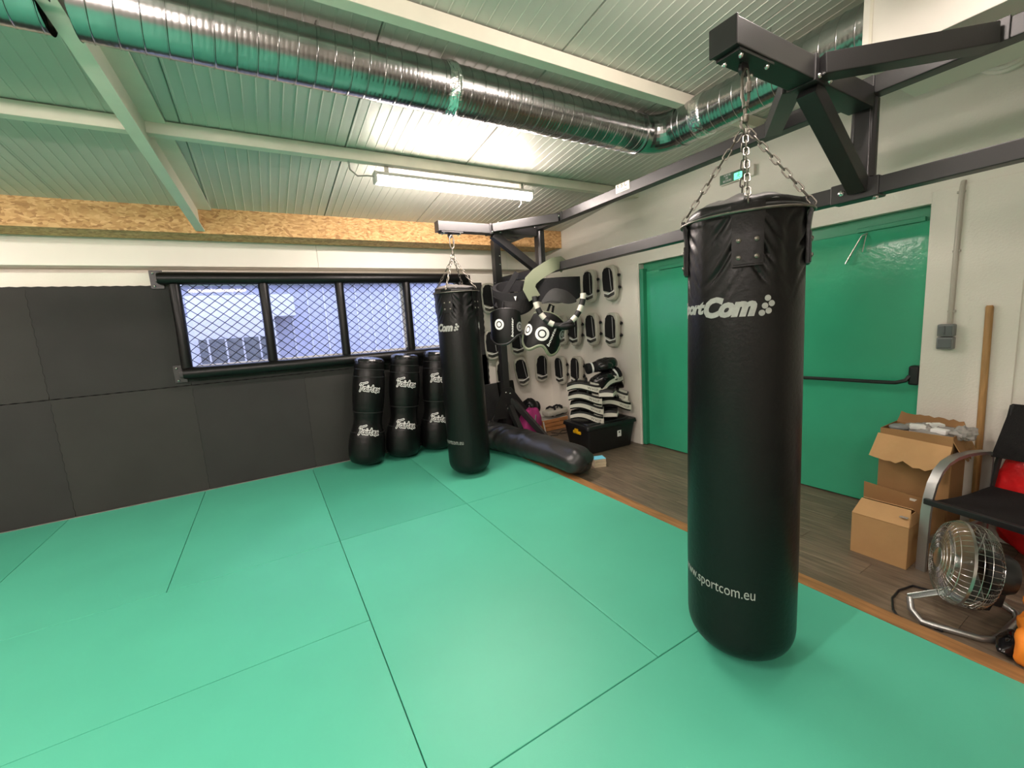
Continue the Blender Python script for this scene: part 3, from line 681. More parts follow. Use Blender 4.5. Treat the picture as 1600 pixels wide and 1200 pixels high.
# ---- bag lying on the floor
def lying():
    t = thing('heavy_bag', 'unfilled black punching bag lying on the floor below the rack post', 'punching bag', (2.45, 3.6, 0))
    p0 = Vector((2.46, 2.93, .12)); p1 = Vector((2.17, 4.48, .165)); ax = (p1 - p0); L = ax.length; ax.normalize(); sd = ax.cross(Vector((0, 0, 1))).normalized(); up = sd.cross(ax)
    def fn(u, v):
        a = 2 * PI * u; s = v * L; r = .175
        e = 1 - abs(1 - min(s / .16, 1)) ** 2.4 if s < .16 else 1
        r *= max(e, .0) ** .5 if s < .16 else 1
        if s > L - .08: r *= 1 - .25 * ((s - L + .08) / .08) ** 2
        z = math.sin(a); x = math.cos(a)
        flat = .74 + .16 * v
        wr = .006 * math.sin(9 * s / L * 3.2 + 3 * a) * max(0, math.sin(a)) * (.3 + v) + .020 * math.sin(44 * s + 5 * x + 2 * math.sin(9 * s)) * max(0, v - .40) + .012 * math.sin(7 * a + s * 6) * max(0, .3 - v) / .3 * min(1, s / .1) + .01 * math.sin(4 * a) * max(0, .12 - v) / .12
        bend = sd * (.05 * math.sin(PI * v))
        return p0 + ax * s + bend + sd * (r + wr) * x * 1.03 + up * ((r + wr) * z * flat) 
    g = G().surf(fn, 56, 130, True)
    for p in g.v:
        fz = (ZF + .002) if p.x > 2.40 else .003
        if p.z < fz: p.z = fz
    obj('body', g, 'black_grey', t, w=True, ang=70)
    g = G()
    for k in range(6):
        c = p1 - ax * (.05 + .0 * k) + up * (.16) + sd * (-.07 + .028 * k)
        g.lathe([(.006, 0), (.005, .004), (0, .005)], 10, Matrix.Translation(c - ax * .03 * (k % 2)))
    obj('rivet', g, 'chrome', t, w=True)
lying()

# ---- three banana-shaped throwing dummies leaning on the wall
def dummy_prof():
    P = [(0.001, 0), (.10, .0), (.155, .025), (.178, .08), (.182, .16), (.178, .25), (.168, .31), (.150, .37), (.140, .42), (.1385, .47), (.142, .52), (.150, .57), (.156, .65), (.158, .75), (.157, .84), (.152, .92), (.146, .985), (.148, 1.01), (.147, 1.04), (.138, 1.075), (.12, 1.095), (.06, 1.108), (.001, 1.11)]
    out = []
    for i in range(len(P) - 1):
        for k in range(3): out.append((P[i][0] + (P[i + 1][0] - P[i][0]) * k / 3, P[i][1] + (P[i + 1][1] - P[i][1]) * k / 3))
    out.append(P[-1]); return out
DP = dummy_prof()
def dr_(z):
    for i in range(len(DP) - 1):
        if DP[i][1] <= z <= DP[i + 1][1] and DP[i + 1][1] > DP[i][1]: return DP[i][0] + (DP[i + 1][0] - DP[i][0]) * (z - DP[i][1]) / (DP[i + 1][1] - DP[i][1])
    return .15
def ribbon(P, w):
    """flat stroke with round ends through 2D points"""
    vs = []; fs = []
    for a, b in zip(P[:-1], P[1:]):
        d = Vector((b[0] - a[0], b[1] - a[1], 0)); L = d.length; d.normalize(); n = Vector((-d.y, d.x, 0)) * w / 2; o = len(vs)
        A_, B_ = Vector((*a, 0)), Vector((*b, 0)); vs += [A_ + n, A_ - n, B_ - n, B_ + n]; fs.append((o, o + 1, o + 2, o + 3))
    for p in P:
        o = len(vs); vs += [Vector((p[0] + w / 2 * math.cos(k * PI / 4), p[1] + w / 2 * math.sin(k * PI / 4), 0)) for k in range(8)]; fs.append(tuple(range(o, o + 8)))
    return vs, fs
def fairtex():
    """brush-script lettering: thin black strokes on broad white strokes, a long flag on the F"""
    L = [(0, [[(.05, -.25), (.2, .1), (.45, 1.75)], [(-.25, 1.35), (-.05, 1.75), (.5, 1.8), (1.7, 2.25)], [(.2, .85), (.85, .98)]]),
         (.95, [[(.72, .85), (.4, 1), (.1, .65), (.12, .15), (.4, .03), (.66, .4), (.76, .95), (.74, .25), (.95, .05)]]),
         (2.05, [[(.05, .95), (.02, .2), (.22, .05)], [(.1, 1.4), (.12, 1.42)]]),
         (2.5, [[(.02, .98), (.05, .05)], [(.05, .55), (.3, .92), (.55, .88)]]),
         (3.25, [[(.22, 1.6), (.1, .3), (.3, .04), (.45, .1)], [(-.1, 1.02), (.5, 1.08)]]),
         (3.95, [[(.08, .45), (.55, .6), (.5, .95), (.2, .92), (.05, .5), (.15, .1), (.42, .04), (.72, .3)]]),
         (4.85, [[(.0, .95), (.2, .9), (.5, .1), (.75, .12)], [(.75, .98), (-.1, -.15)]])]
    u = .0345
    def build(w):
        return join2(*[ribbon([((x0 + x + .22 * y) * u, (y * 1.12 - .10 * (x0 + x)) * u) for x, y in P], w * u) for x0, st in L for P in st])
    return build(.58), build(.23)
def make_dummy(label):
    t = thing('throwing_dummy', label, 'training dummy', (0, 0, 0), 0, 'leaning throwing dummies')
    body = obj('body', G().lathe(DP, 40, None, lambda r, z, a: (r + .0015 * math.sin(z * 90) * (1 if .25 < z < .35 or .5 < z < .95 else 0), z)), 'black_leather', t, ang=60)
    for z in (.335, .545, .91, .985):
        obj('seam', G().tube([(math.cos(2 * PI * k / 40) * (dr_(z) + .0005), math.sin(2 * PI * k / 40) * (dr_(z) + .0005), z) for k in range(40)], .0045, 6, True), 'black_grey', t)
    obj('top_cap', G().lathe([(.149, 1.060), (.147, 1.074), (.136, 1.092), (.10, 1.106), (.05, 1.112), (.001, 1.113)], 40), 'black_shiny', t)
    wv, bk = fairtex()
    for zz in (.335, .775):
        for m_, gg, off in (('white_print', wv, .004), ('black_print', bk, .0058)):
            vs, fs = slice_x(gg[0], gg[1], .008); q = []
            for p in vs:
                a = -PI / 2 + math.radians(-8) + (p.x - .100) / .165; z = zz + p.y; r = dr_(z) + off
                q.append(Vector((r * math.cos(a), r * math.sin(a), z)))
            obj('lettering_outline' if off < .005 else 'lettering', G().add(q, fs), m_, t)
    return t
d1 = make_dummy('left one of the three black throwing dummies, below the window middle')
tl = math.radians(8.0); tb = math.radians(-1.0)
d1.location = (.822, 4.80, .0); d1.rotation_euler = (tb, tl, 0)
dup(d1, (1.24, 4.80, 0), (tb, math.radians(7.0), 0), 'middle one of the three black throwing dummies, between the other two')
dup(d1, (1.658, 4.81, 0), (tb, math.radians(6.0), 0), 'right one of the three black throwing dummies, half hidden by the far punching bag')
for o in list(S.objects):
    if o.name.startswith('throwing_dummy') and o.parent is None: o.location.z = .028; o.scale = (1.09, 1.09, 1.07)

# ---- padded cage frame over the window
cg = thing('window_cage', 'black padded frame with diamond wire mesh in front of the window', 'cage', (.8, 5.05, 1.13))
yc = 5.055
obj('rail_pad', G().tube([(-.77, yc, 2.095), (-.74, yc, 2.095), (2.34, yc, 2.085), (2.37, yc, 2.085)], [.05, .06, .06, .05], 18), 'black_leather', cg, w=True)
obj('rail_pad', G().tube([(-.70, yc - .02, 1.20), (-.66, yc - .02, 1.20), (2.30, yc - .02, 1.175), (2.34, yc - .02, 1.175)], [.048, .06, .06, .048], 18), 'black_leather', cg, w=True)
for xa, xb in ((-.655, -.665), (.066, .058), (.797, .790), (1.552, 1.545), (2.255, 2.25)):
    obj('post_pad', G().tube([(xa, yc, 2.04), (xa, yc, 2.02), ((xa + xb) / 2 + .003, yc, 1.65), (xb, yc, 1.26), (xb, yc, 1.235)], [.043, .047, .045, .047, .043], 16), 'black_leather', cg, w=True)
for (bx, bz, s) in ((-.785, 2.09, -1), (-.735, 1.195, -1), (2.385, 2.05, 1), (2.36, 1.175, 1)):
    br = obj('bracket', G().box((bx, 5.118, bz), (.10, .012, .17), bev=.004).box((bx - s * .02, 5.08, bz), (.05, .07, .06), bev=.006), 'black_steel', cg, w=True)
    for dz in (-.06, .06): bolt((bx + s * .02, 5.112, bz + dz), (0, -1, 0), br, .012)
gm = G(); zx0, zx1, zz0, zz1 = -.62, 2.23, 1.235, 2.05; dxw, dzw = .104, .086
def diag(sgn, yy):
    n = int((zx1 - zx0) / dxw) + int((zz1 - zz0) / dzw) + 4
    for k in range(-n, n * 2):
        # line z = zz0 + sgn*(x-x0)*dzw/dxw
        x0 = zx0 + k * dxw; m = dzw / dxw; pts = []
        xa, xb = x0, x0 + sgn * (zz1 - zz0) / m; za, zb = zz0, zz1
        if xa > xb: xa, xb, za, zb = xb, xa, zb, za
        if xb <= zx0 or xa >= zx1: continue
        if xa < zx0: za += (zx0 - xa) / (xb - xa) * (zb - za); xa = zx0
        if xb > zx1: zb -= (xb - zx1) / (xb - xa if xb != xa else 1) * (zb - za); xb = zx1
        if abs(xb - xa) < .01: continue
        gm.tube([(xa, yy, za), (xb, yy, zb)], .0034, 4)
diag(1, yc + .012); diag(-1, yc + .016)
ms = obj('wire_mesh', gm, 'black_steel', cg, w=True); ms['kind'] = 'stuff'

# ---- kick pads hung on the walls
PH, PWD, PT = .41, .205, .066
def sq(u, e): return math.copysign(abs(u) ** e, u)
def make_pad():
    t = thing('kick_pad', 'x', 'kick pad', (0, 0, 0), 0, 'kick pads hung on the walls')
    def outline(a, k=1., dz=0.):
        c, s_ = math.cos(a), math.sin(a); w = PWD / 2 * (1 - .10 * max(0, -s_)); return (sq(c, .55) * w * k, sq(s_, .5) * PH / 2 * (1 - (1 - k) * .5) + dz)
    g = G(); n = 40; vs = []; rows = [(-PT + .0, .78), (-PT - .002, .88), (-PT + .004, .955), (-PT + .018, 1.), (-.02, 1.), (-.008, .96), (0, .88)]
    for y, k in rows:
        for i in range(n):
            x, z = outline(2 * PI * i / n, k); vs.append((x, y, z))
    fs = [(j * n + i, (j + 1) * n + i, (j + 1) * n + (i + 1) % n, j * n + (i + 1) % n) for j in range(len(rows) - 1) for i in range(n)]
    fs += [tuple(range(n)), tuple((len(rows) - 1) * n + i for i in range(n))[::-1]]
    obj('body', g.add(vs, fs), 'pad_offwhite', t, ang=50)
    def panel(P, y0, d): return G().prism(P, d, Matrix.Translation((0, y0, 0)))
    P = [(-.086, -.075), (-.02, -.095), (.03, -.115), (.064, -.078), (.066, .04), (.06, .11), (.035, .155), (-.01, .172), (-.055, .165), (-.082, .13), (-.09, .05)]
    P = [(x * 1.10 - .002, z * 1.05) for x, z in P]
    fp = obj('front_panel', panel(P, -PT - .006, .02), 'black_fabric', t)
    st = [(.020, .158), (.030, .152), (.036, .06), (.040, -.02), (.046, -.088), (.037, -.094), (.030, -.02), (.026, .06)]
    obj('stripe', panel(st, -PT - .0085, .006), 'grey_print', fp)
    for dz, mm in ((0, 'white_print'), (-.020, 'black_print'), (-.036, 'black_print')):
        ch = [(-.088, -.098 + dz), (-.022, -.120 + dz), (.082, -.096 + dz), (.080, -.106 + dz), (-.022, -.132 + dz), (-.085, -.109 + dz)]
        obj('chevron', panel(ch, -PT - .0075, .02), mm, t)
    for z in (.085, -.055):
        g = G().tube([(-.05, .0, z), (-.05, .030, z), (.05, .036, z), (.098, .010, z - .008), (.108, -.02, z - .012)], .016, 8); obj('strap', g, 'black_fabric', t)
    obj('handle', G().tube([(.02, .0, .13), (.02, .035, .125), (.02, .04, .08), (.02, .0, .06)], .011, 8), 'black_fabric', t)
    return t
pad0 = make_pad(); first = True
WR, WB = math.radians(-90), 0
PADS = [(XR - .045, 4.10, 1.865, WR, 'white and black kick pad, top row on the right wall, left of the pair', 2),
        (XR - .045, 3.74, 1.865, WR, 'white and black kick pad, top row on the right wall, nearest the green door', -3),
        (XR - .045, 4.72, 1.33, WR, 'white and black kick pad in the middle row, half hidden behind the target shield', -2),
        (XR - .045, 4.43, 1.325, WR, 'white and black kick pad in the middle row, second from the left', 3),
        (XR - .045, 4.08, 1.33, WR, 'white and black kick pad in the middle row, second from the door', -2),
        (XR - .045, 3.73, 1.315, WR, 'white and black kick pad in the middle row, nearest the door', 2),
        (XR - .045, 4.79, .765, WR, 'white and black kick pad in the bottom row, first one right of the room corner', -2),
        (XR - .045, 4.43, .775, WR, 'white and black kick pad in the bottom row, beside the tall pad stack', 3),
        (2.665, YB - .03, 1.82, WB, 'kick pad high on the window wall, mostly hidden behind the rack post', 0),
        (3.04, YB - .03, 1.72, WB, 'kick pad high on the window wall, behind the black belly belt', 0),
        (2.66, YB - .03, 1.20, WB, 'kick pad at mid height on the window wall, behind the left target shield', 0),
        (3.06, YB - .03, 1.22, WB, 'kick pad at mid height on the window wall, between the two target shields', 0),
        (2.80, YB - .03, .78, WB, 'kick pad low on the window wall, crossed by the rack post', 0),
        (3.105, YB - .03, .785, WB, 'tilted kick pad low on the window wall, right of the rack post', -9),
        (3.45, YB - .03, .80, WB, 'upright kick pad low on the window wall, last before the corner', 4)]
for x, y, z, rz, lb, roll in PADS:
    rot = (Matrix.Rotation(rz, 4, 'Z') @ Matrix.Rotation(math.radians(roll), 4, 'Y')).to_euler()
    if first: pad0.location = (x, y, z); pad0.rotation_euler = rot; pad0['label'] = lb; first = False
    else: dup(pad0, (x, y, z), rot, lb)

# ---- target shields and belts hanging on the rack
VY = -math.atan2(.508, .859)          # hung things face the middle of the room
def on_shell(g2, m_, name, par, R0, th0, z0, off, rot=0., zk=None):
    vs, fs = slice_x(g2[0], g2[1], .008); q = []
    c, s_ = math.cos(rot), math.sin(rot)
    for p in vs:
        x, y = p.x * c - p.y * s_, p.x * s_ + p.y * c
        a = th0 + x / R0; r = R0 + off; q.append(Vector((r * math.sin(a), -r * math.cos(a) * .62, z0 + y)))
    return obj(name, G().add(q, fs), m_, par)
def shield(label, loc, rot, rings, word, edge, notch):
    t = thing('target_shield', label, 'body shield', loc, 0, None, rot)
    R0 = .20
    nu_, flare = notch
    def zt(u): a = abs(2 * u - 1); return .20 - .05 * a ** 2
    def zb(u):
        a = abs(2 * u - 1); return -.215 + .13 * a ** 5 + .085 * math.exp(-((u - nu_) / .17) ** 2)
    def fo(off, ins=0.):
        def fn(u, v):
            z0, z1 = zb(u) + ins, zt(u) - ins; z = z0 + (z1 - z0) * v; k = min(1, max(0, (z + .21) / .41))
            a = (-1.4 + 2.8 * u) * (1 - flare * k - .18 * max(0, (.25 - k) / .25) ** 2); r = (R0 + off) * (1 - .05 * (2 * k - 1) ** 4)
            return Vector((r * math.sin(a), -r * math.cos(a) * .62, z))
        return fn
    obj('shield_face', G().shell(fo(.0), fo(-.045), 30, 14), 'black_leather', t, ang=50)
    n = 30; pts = [fo(.001)(i / n, 0) for i in range(n + 1)]; obj('bottom_edge', G().tube([p * .985 + Vector((0, .012, -.002)) for p in pts], .018, 8), edge, t)
    pts = [fo(.001)(i / n, 1) for i in range(n + 1)]; obj('top_edge', G().tube([p * .99 + Vector((0, .004, .002)) for p in pts], .006, 8), edge, t)
    for a, z, r, mm in rings:
        on_shell(join2(ring2(0, 0, r * .62, r)), mm, 'target_ring', t, R0, a, z, .003); on_shell(disc(0, 0, r * .42), mm, 'target_dot', t, R0, a, z, .003)
    v2 = text_geo('booster', .22, .030, bold=.02, shear=.2); on_shell(v2, 'white_print', 'lettering', t, R0, word[0], word[1], .003, word[2])
    obj('back_strap', G().tube([(-.16, -.02, .05), (-.15, .10, .03), (0, .14, .02), (.15, .10, .03), (.16, -.02, .05)], .022, 8), 'black_fabric', t)
    obj('hanging_loop', G().tube([(-.03, -.05, .16), (-.02, -.01, .28), (.02, .02, .28), (.03, -.03, .16)], .012, 8), 'black_fabric', t)
    return t
sh_ = shield('black target shield with white rings hung on the rack post, under the black belt', (2.10, 3.66, 1.45), (0, 0, VY - .15), [(-.35, .02, .062, 'white_print'), (1.05, -.02, .055, 'grey_print')], (.50, -.135, 1.5), 'black_grey', (.80, .12))
shield('black target shield with pale curved edge, hanging tilted right of the rack post', (2.45, 3.52, 1.36), (0, math.radians(20), VY), [(-.10, -.02, .070, 'white_print'), (-.95, -.02, .058, 'white_print'), (1.10, .03, .055, 'grey_print')], (.42, -.125, 1.45), 'pale_edge', (.52, .42))
sh_.scale = (.80, .85, .84)
# black belly belt
bl = thing('belly_belt', 'black padded belly belt hanging in a loop on the rack, above the left target shield', 'belly belt', (2.225, 3.70, 1.75), 0, None, (0, 0, VY)); bl.scale = (1.1, 1.1, 1.15)
def band(rx, ry, h, th, drop, a0=0., a1=2 * PI, tw=0.):
    def f(off):
        def fn(u, v):
            a = a0 + (a1 - a0) * u; r = 1 + off / rx; y = -math.cos(a) * ry * r; x = math.sin(a) * rx * r
            return Vector((x, y, (v - .5) * h * (.75 + .25 * math.cos(a)) - drop * math.cos(a) + tw * x))
        return fn
    return G().shell(f(0), f(-th), 36, 6)
obj('belt', band(.19, .10, .20, .035, .085), 'black_fabric', bl, ang=60)
obj('front_pad', band(.20, .11, .11, .03, .115, -1.15, 1.15), 'black_leather', bl, ang=60)
obj('strap', G().bar((-.16, -.07, -.10), (.05, -.02, .19), .05, .012, up=(0, 1, 0)), 'black_fabric', bl)
obj('badge', G().ell((-.08, -.115, -.195), (.055, .008, .018), 16, 8), 'grey_print', bl)
obj('tab', G().prism([(.005, -.02), (.028, -.018), (.018, -.055)], .006, Matrix.Translation((0, -.115, 0))), 'white_print', bl)
# harness with striped hose
hn = thing('belly_harness', 'black belly harness with pale green strap and striped tube over the lower rail', 'harness', (2.60, 3.46, 1.80), 0, None, (0, 0, VY))
def sheet(P, w, th, up=(0, -1, 0)):
    g = G(); Pv = [Vector(p) for p in P]; n = len(Pv); vs = []
    for i in range(n):
        d = (Pv[min(i + 1, n - 1)] - Pv[max(i - 1, 0)]).normalized(); nr = Vector(up); sd = d.cross(nr).normalized(); nr = sd.cross(d)
        for a, b in ((-1, -1), (1, -1), (1, 1), (-1, 1)): vs.append(Pv[i] + sd * w / 2 * a + nr * th / 2 * b)
    fs = [(i * 4 + k, i * 4 + (k + 1) % 4, i * 4 + 4 + (k + 1) % 4, i * 4 + 4 + k) for i in range(n - 1) for k in range(4)] + [(3, 2, 1, 0), tuple((n - 1) * 4 + k for k in range(4))]
    return g.add(vs, fs)
obj('pale_strap', sheet([(-.235, -.07, -.10), (-.285, -.08, .0), (-.265, -.09, .07), (-.20, -.10, .125), (-.10, -.09, .18), (-.03, -.07, .215), (.04, .0, .235), (.09, .06, .20)], .125, .02), 'pale_edge', hn, ang=60, label='pale green padded strap')
obj('belt', band(.235, .12, .24, .04, .045), 'black_fabric', hn, ang=60)
obj('inner_pad', G().surf(lambda u, v: Vector(((u - .5) * .34, -.125 - .03 * math.sin(PI * u) , -.16 + .13 * v * (1 - .8 * abs(2 * u - 1) ** 2) + .02 * math.sin(6 * u))), 14, 6).surf(lambda u, v: Vector(((u - .5) * .34, -.105 - .03 * math.sin(PI * u), -.16 + .13 * v * (1 - .8 * abs(2 * u - 1) ** 2))), 14, 6), 'black_grey', hn, ang=60)
U = []
for i in range(61):
    a = PI * 1.08 * (i / 60) - .04 * PI; U.append((-.235 * math.cos(a) * (1 - .12 * math.sin(a)), -.135 - .02 * math.sin(a), -.115 - .27 * max(math.sin(a), -.1)))
cols = ['black_print', 'pad_white', 'black_print', 'pad_white', 'pale_grey', 'pad_white', 'black_print', 'black_print', 'black_print', 'black_print', 'pad_white', 'black_print', 'pad_white', 'black_print', 'pad_white']
for k in range(15):
    obj('hose_segment', G().tube(U[k * 4:k * 4 + 5], .028, 10), 'black_grey' if cols[k] == 'pale_grey' else cols[k], hn, ang=60, label='white hose segment' if cols[k] == 'pad_white' else None)
obj('oval_badge', G().ell((.055, -.175, -.395), (.085, .02, .036), 20, 10), 'black_leather', hn)

# ---- leaning black pad behind the rack post
lp_ = thing('strike_pad', 'flat black rectangular strike pad leaning upright behind the rack post', 'strike pad', (2.55, 4.85, 0), 0, None, (math.radians(-10), 0, .08))
obj('pad', G().box((-.10, 0, .35), (.36, .13, .70), bev=.02), 'black_grey', lp_); obj('pad_side', G().box((.21, -.03, .35), (.25, .10, .71), bev=.02), 'black_leather', lp_)
obj('grip', G().tube([(-.2, -.06, .42), (-.2, -.1, .46), (-.2, -.1, .54), (-.2, -.06, .58)], .012, 8), 'black_fabric', lp_)

# ---- storage tub with the stack of thai pads
TZ = .335 + ZF; tx, ty, tr = 3.275, 3.665, math.radians(-3)
tb_ = thing('storage_tub', 'black plastic storage tub with yellow clips under the stack of pads', 'storage box', (tx, ty, ZF), tr); tb_.scale = (1.06, 1.04, 1.0)
def frust(w0, d0, w1, d1, h, bev=.03):
    g = G(); g.box((0, 0, h / 2), (1, 1, h), bev=0)
    bm = bmesh.new(); vs = [bm.verts.new(((w0 if z == 0 else w1) / 2 * a, (d0 if z == 0 else d1) / 2 * b, z)) for z in (0, h) for b in (-1, 1) for a in (-1, 1)]
    for f in [(0, 2, 3, 1), (4, 5, 7, 6), (0, 1, 5, 4), (2, 6, 7, 3), (0, 4, 6, 2), (1, 3, 7, 5)]: bm.faces.new([vs[i] for i in f])
    bmesh.ops.bevel(bm, geom=[e for e in bm.edges if abs(e.verts[0].co.z - e.verts[1].co.z) > h * .5], offset=bev, segments=4, profile=.5, affect='EDGES')
    bmesh.ops.bevel(bm, geom=[e for e in bm.edges if max(e.verts[0].co.z, e.verts[1].co.z) < 1e-4], offset=.015, segments=2, profile=.5, affect='EDGES')
    bm.verts.index_update(); g = G(); g.v = [v.co.copy() for v in bm.verts]; g.f = [tuple(v.index for v in f.verts) for f in bm.faces]; bm.free(); return g
obj('tub', frust(.58, .37, .65, .44, .29), 'black_plastic', tb_)
ld = obj('lid', frust(.69, .48, .67, .46, .045), 'black_plastic', tb_); ld.location.z = .285
l2 = obj('raised_panel', frust(.58, .37, .55, .34, .012), 'black_plastic', ld); l2.location.z = .044
for s in (-1, 1):
    cl = obj('clip', G().box((s * .322, -.02, .235), (.02, .13, .035), bev=.006).box((s * .33, -.02, .255), (.02, .05, .05), bev=.006), 'yellow', tb_, label='yellow closing clip')
sk = obj('sticker', G().box((.10, -.214, .185), (.055, .003, .075), bev=.001, seg=1), 'white_print', tb_, label='small white sticker'); sk.rotation_euler = (0, 0, 0)
sk.data.transform(Matrix.Translation((0, .004, 0)))
obj('pictogram', G().add(*shift2(disc(0, 0, .009), .104, .192)) if False else G().lathe([(.010, 0), (0, .001)], 14, Matrix.Translation((.10, -.2125, .198)) @ Matrix.Rotation(PI / 2, 4, 'X')), 'black_print', sk)

TL, TW = .38, .19
def make_thai(word='WHIP'):
    t = thing('thai_pad', 'x', 'thai pad', (0, 0, 0), 0, 'thai pads stacked on the tub')
    def zc(u): return .036 * math.cos((u - .30) * PI * 1.35)
    def th(u): return .034 + .026 * u
    def f(sgn, k, off=0.):
        def fn(u, v):
            x = (u - .5) * TL * k; uu = x / TL + .5; w = TW * k * (1 - .18 * abs(2 * u - 1) ** 5); y = (v - .5) * w
            crown = .010 * (1 - (2 * v - 1) ** 2)
            return Vector((x, y, zc(uu) + sgn * (th(uu) / 2 + off) + (crown if sgn > 0 else 0)))
        return fn
    obj('rim', G().shell(f(1, 1.), f(-1, 1.), 16, 6), 'pad_white', t, ang=50)
    cv = obj('top_cover', G().shell(f(1, .95, .024), f(1, .98, -.004), 16, 6), 'black_leather', t, ang=50)
    obj('bottom_cover', G().shell(f(-1, .98, -.004), f(-1, .95, .016), 16, 6), 'black_leather', t, ang=50)
    def pt(off):
        def fn(u, v):
            q = f(1, .95, off + .012)(.72 + .26 * u, .04 + .62 * v * (1 - .35 * u)); return q
        return fn
    obj('white_patch', G().shell(pt(.016), pt(.010), 6, 6), 'pad_white', cv)
    for x in (-.08, .03):
        obj('arm_strap', G().tube([(x, -.07, zc(x / TL + .5) + .03), (x + .005, -.055, zc(.5) + .062), (x + .005, .0, zc(.5) + .078), (x + .005, .055, zc(.5) + .062), (x, .07, zc(x / TL + .5) + .03)], .014, 8), 'black_fabric', t)
    vs, fs = slice_x(*text_geo(word, .115, .030, bold=-.005, spacing=1.25), .01); q = []
    for p in vs:
        x = .045 + p.x; u = x / TL + .5; w = TW * (1 - .18 * abs(2 * u - 1) ** 5); q.append(Vector((x, -w / 2 - .0015, zc(u) - .015 + p.y)))
    obj('lettering', G().add(q, fs), 'black_print', t)
    return t
t0 = make_thai(); firstT = True
zt0 = TZ + .058
STK = [(3.085, 3.66, 0, -42, 2, 'thai pad at the bottom left of the stack, lettering facing the room'),
       (3.09, 3.66, 1, -44, 3, 'second thai pad from the bottom on the left of the stack'),
       (3.075, 3.67, 2, -40, 1, 'third thai pad from the bottom on the left of the stack'),
       (3.09, 3.70, 3, -42, -3, 'top thai pad on the left of the stack, beside the black mitts'),
       (3.40, 3.62, 0, 48, 0, 'white-ended thai pad at the bottom right of the stack, directly on the tub lid'),
       (3.43, 3.585, 1, -28, 3, 'thai pad with a white corner, second from the bottom on the right of the stack'),
       (3.49, 3.66, 2, -50, 6, 'dark thai pad in the third layer at the right of the stack'),
       (3.33, 3.56, 2, 40, 8, 'thai pad in the third layer with its rounded end towards the room'),
       (3.36, 3.60, 3, 8, -24, 'tilted thai pad near the top of the stack, below the black mitts'),
       (3.52, 3.66, 3, 30, 14, 'thai pad leaning at the top right of the stack, beside the door edge')]
for x, y, lay, yaw, pitch, lb in STK:
    z = zt0 + lay * .112 + (.035 if lay == 3 and x > 3.3 else 0)
    rot = (Matrix.Rotation(math.radians(yaw), 4, 'Z') @ Matrix.Rotation(math.radians(pitch), 4, 'Y')).to_euler()
    if firstT: t0.location = (x, y, z); t0.rotation_euler = rot; t0['label'] = lb; firstT = False
    else: dup(t0, (x, y, z), rot, lb)
def mitt(loc, yaw, pitch, label, sc=1.):
    t = thing('boxing_mitt', label, 'mitt', loc, 0, 'black mitts on top of the stack', (Matrix.Rotation(yaw, 4, 'Z') @ Matrix.Rotation(pitch, 4, 'Y')).to_euler())
    obj('fist', G().ell((.06, 0, .075), (.135 * sc, .085 * sc, .075 * sc), 24, 16, e=.75, lump=.02, seed=4), 'black_shiny', t, ang=60)
    obj('thumb', G().ell((.03, -.085, .07), (.085 * sc, .036 * sc, .045 * sc), 18, 12, lump=.02, seed=5), 'black_shiny', t, ang=60)
    obj('cuff', G().tube([(-.05, 0, .07), (-.10, 0, .068), (-.16, 0, .066), (-.175, 0, .066)], [.066, .058, .064, .06], 20), 'black_fabric', t, ang=60)
    obj('cuff_band', G().tube([(-.105, 0, .068), (-.125, 0, .068)], [.064, .066], 20), 'white_print', t, ang=60)
    return t
mitt((3.33, 3.66, .845), math.radians(-20), math.radians(-6), 'black padded mitt lying uppermost on the pad stack', 1.05)
mitt((3.38, 3.60, .705), math.radians(160), math.radians(22), 'black padded mitt tilted on the pad stack, under the uppermost one', 1.1)

# ---- floor clutter in the corner
wb = thing('wooden_crate', 'low wooden crate on the floor in the corner behind the tub', 'crate', (3.34, 4.76, ZF))
for z in (.03, .085, .14):
    obj('slat', G().box((0, -.105, z), (.46, .014, .048), bev=.003), 'wood_box', wb); obj('slat', G().box((0, .105, z), (.46, .014, .048), bev=.003), 'wood_box', wb)
    for s in (-1, 1): obj('slat', G().box((s * .223, 0, z), (.014, .196, .048), bev=.003), 'wood_box', wb)
obj('base', G().box((0, 0, .012), (.44, .19, .012)), 'wood_box', wb); obj('cloth_liner', G().box((0, 0, .155), (.45, .215, .03), bev=.01), 'pad_offwhite', wb, label='white top edge of the crate')
for i, (x, y, yaw, lb) in enumerate([(3.42, 4.74, 10, 'black and white kick pad lying flat on the wooden crate'), ]):
    dup(pad0, (x, y, .235), (Matrix.Rotation(math.radians(yaw), 4, 'Z') @ Matrix.Rotation(PI / 2, 4, 'X') @ Matrix.Rotation(PI / 2, 4, 'Y')).to_euler(), lb)
hl = thing('head_guard', 'black padded head guard on the crate in the corner', 'head guard', (3.04, 4.80, .22), .4)
obj('shell', G().ell((0, 0, .10), (.105, .12, .115), 24, 16, lump=.03, seed=8), 'black_leather', hl, ang=60)
obj('ear_pad', G().ell((.10, -.05, .08), (.04, .055, .085), 16, 10), 'black_leather', hl); obj('ear_pad', G().ell((-.10, -.05, .08), (.04, .055, .085), 16, 10), 'black_leather', hl)
pk = thing('gym_bag', 'pink and grey cloth bag on the floor beside the crate', 'bag', (2.92, 4.62, ZF), .4); pk.scale = (.95, .95, 1.35)
obj('bag_body', G().ell((0, 0, .13), (.20, .12, .15), 28, 18, e=.8, lump=.05, seed=3), 'pink', pk, ang=60)
obj('stripe', G().bar((-.10, -.126, .10), (-.04, -.128, .23), .028, .006, up=(0, -1, 0)), 'grey_print', pk)
obj('handle', G().tube([(.06, -.12, .10), (.10, -.15, .02), (.16, -.14, .02), (.18, -.10, .12)], .010, 8), 'pad_offwhite', pk, label='grey carrying handle')
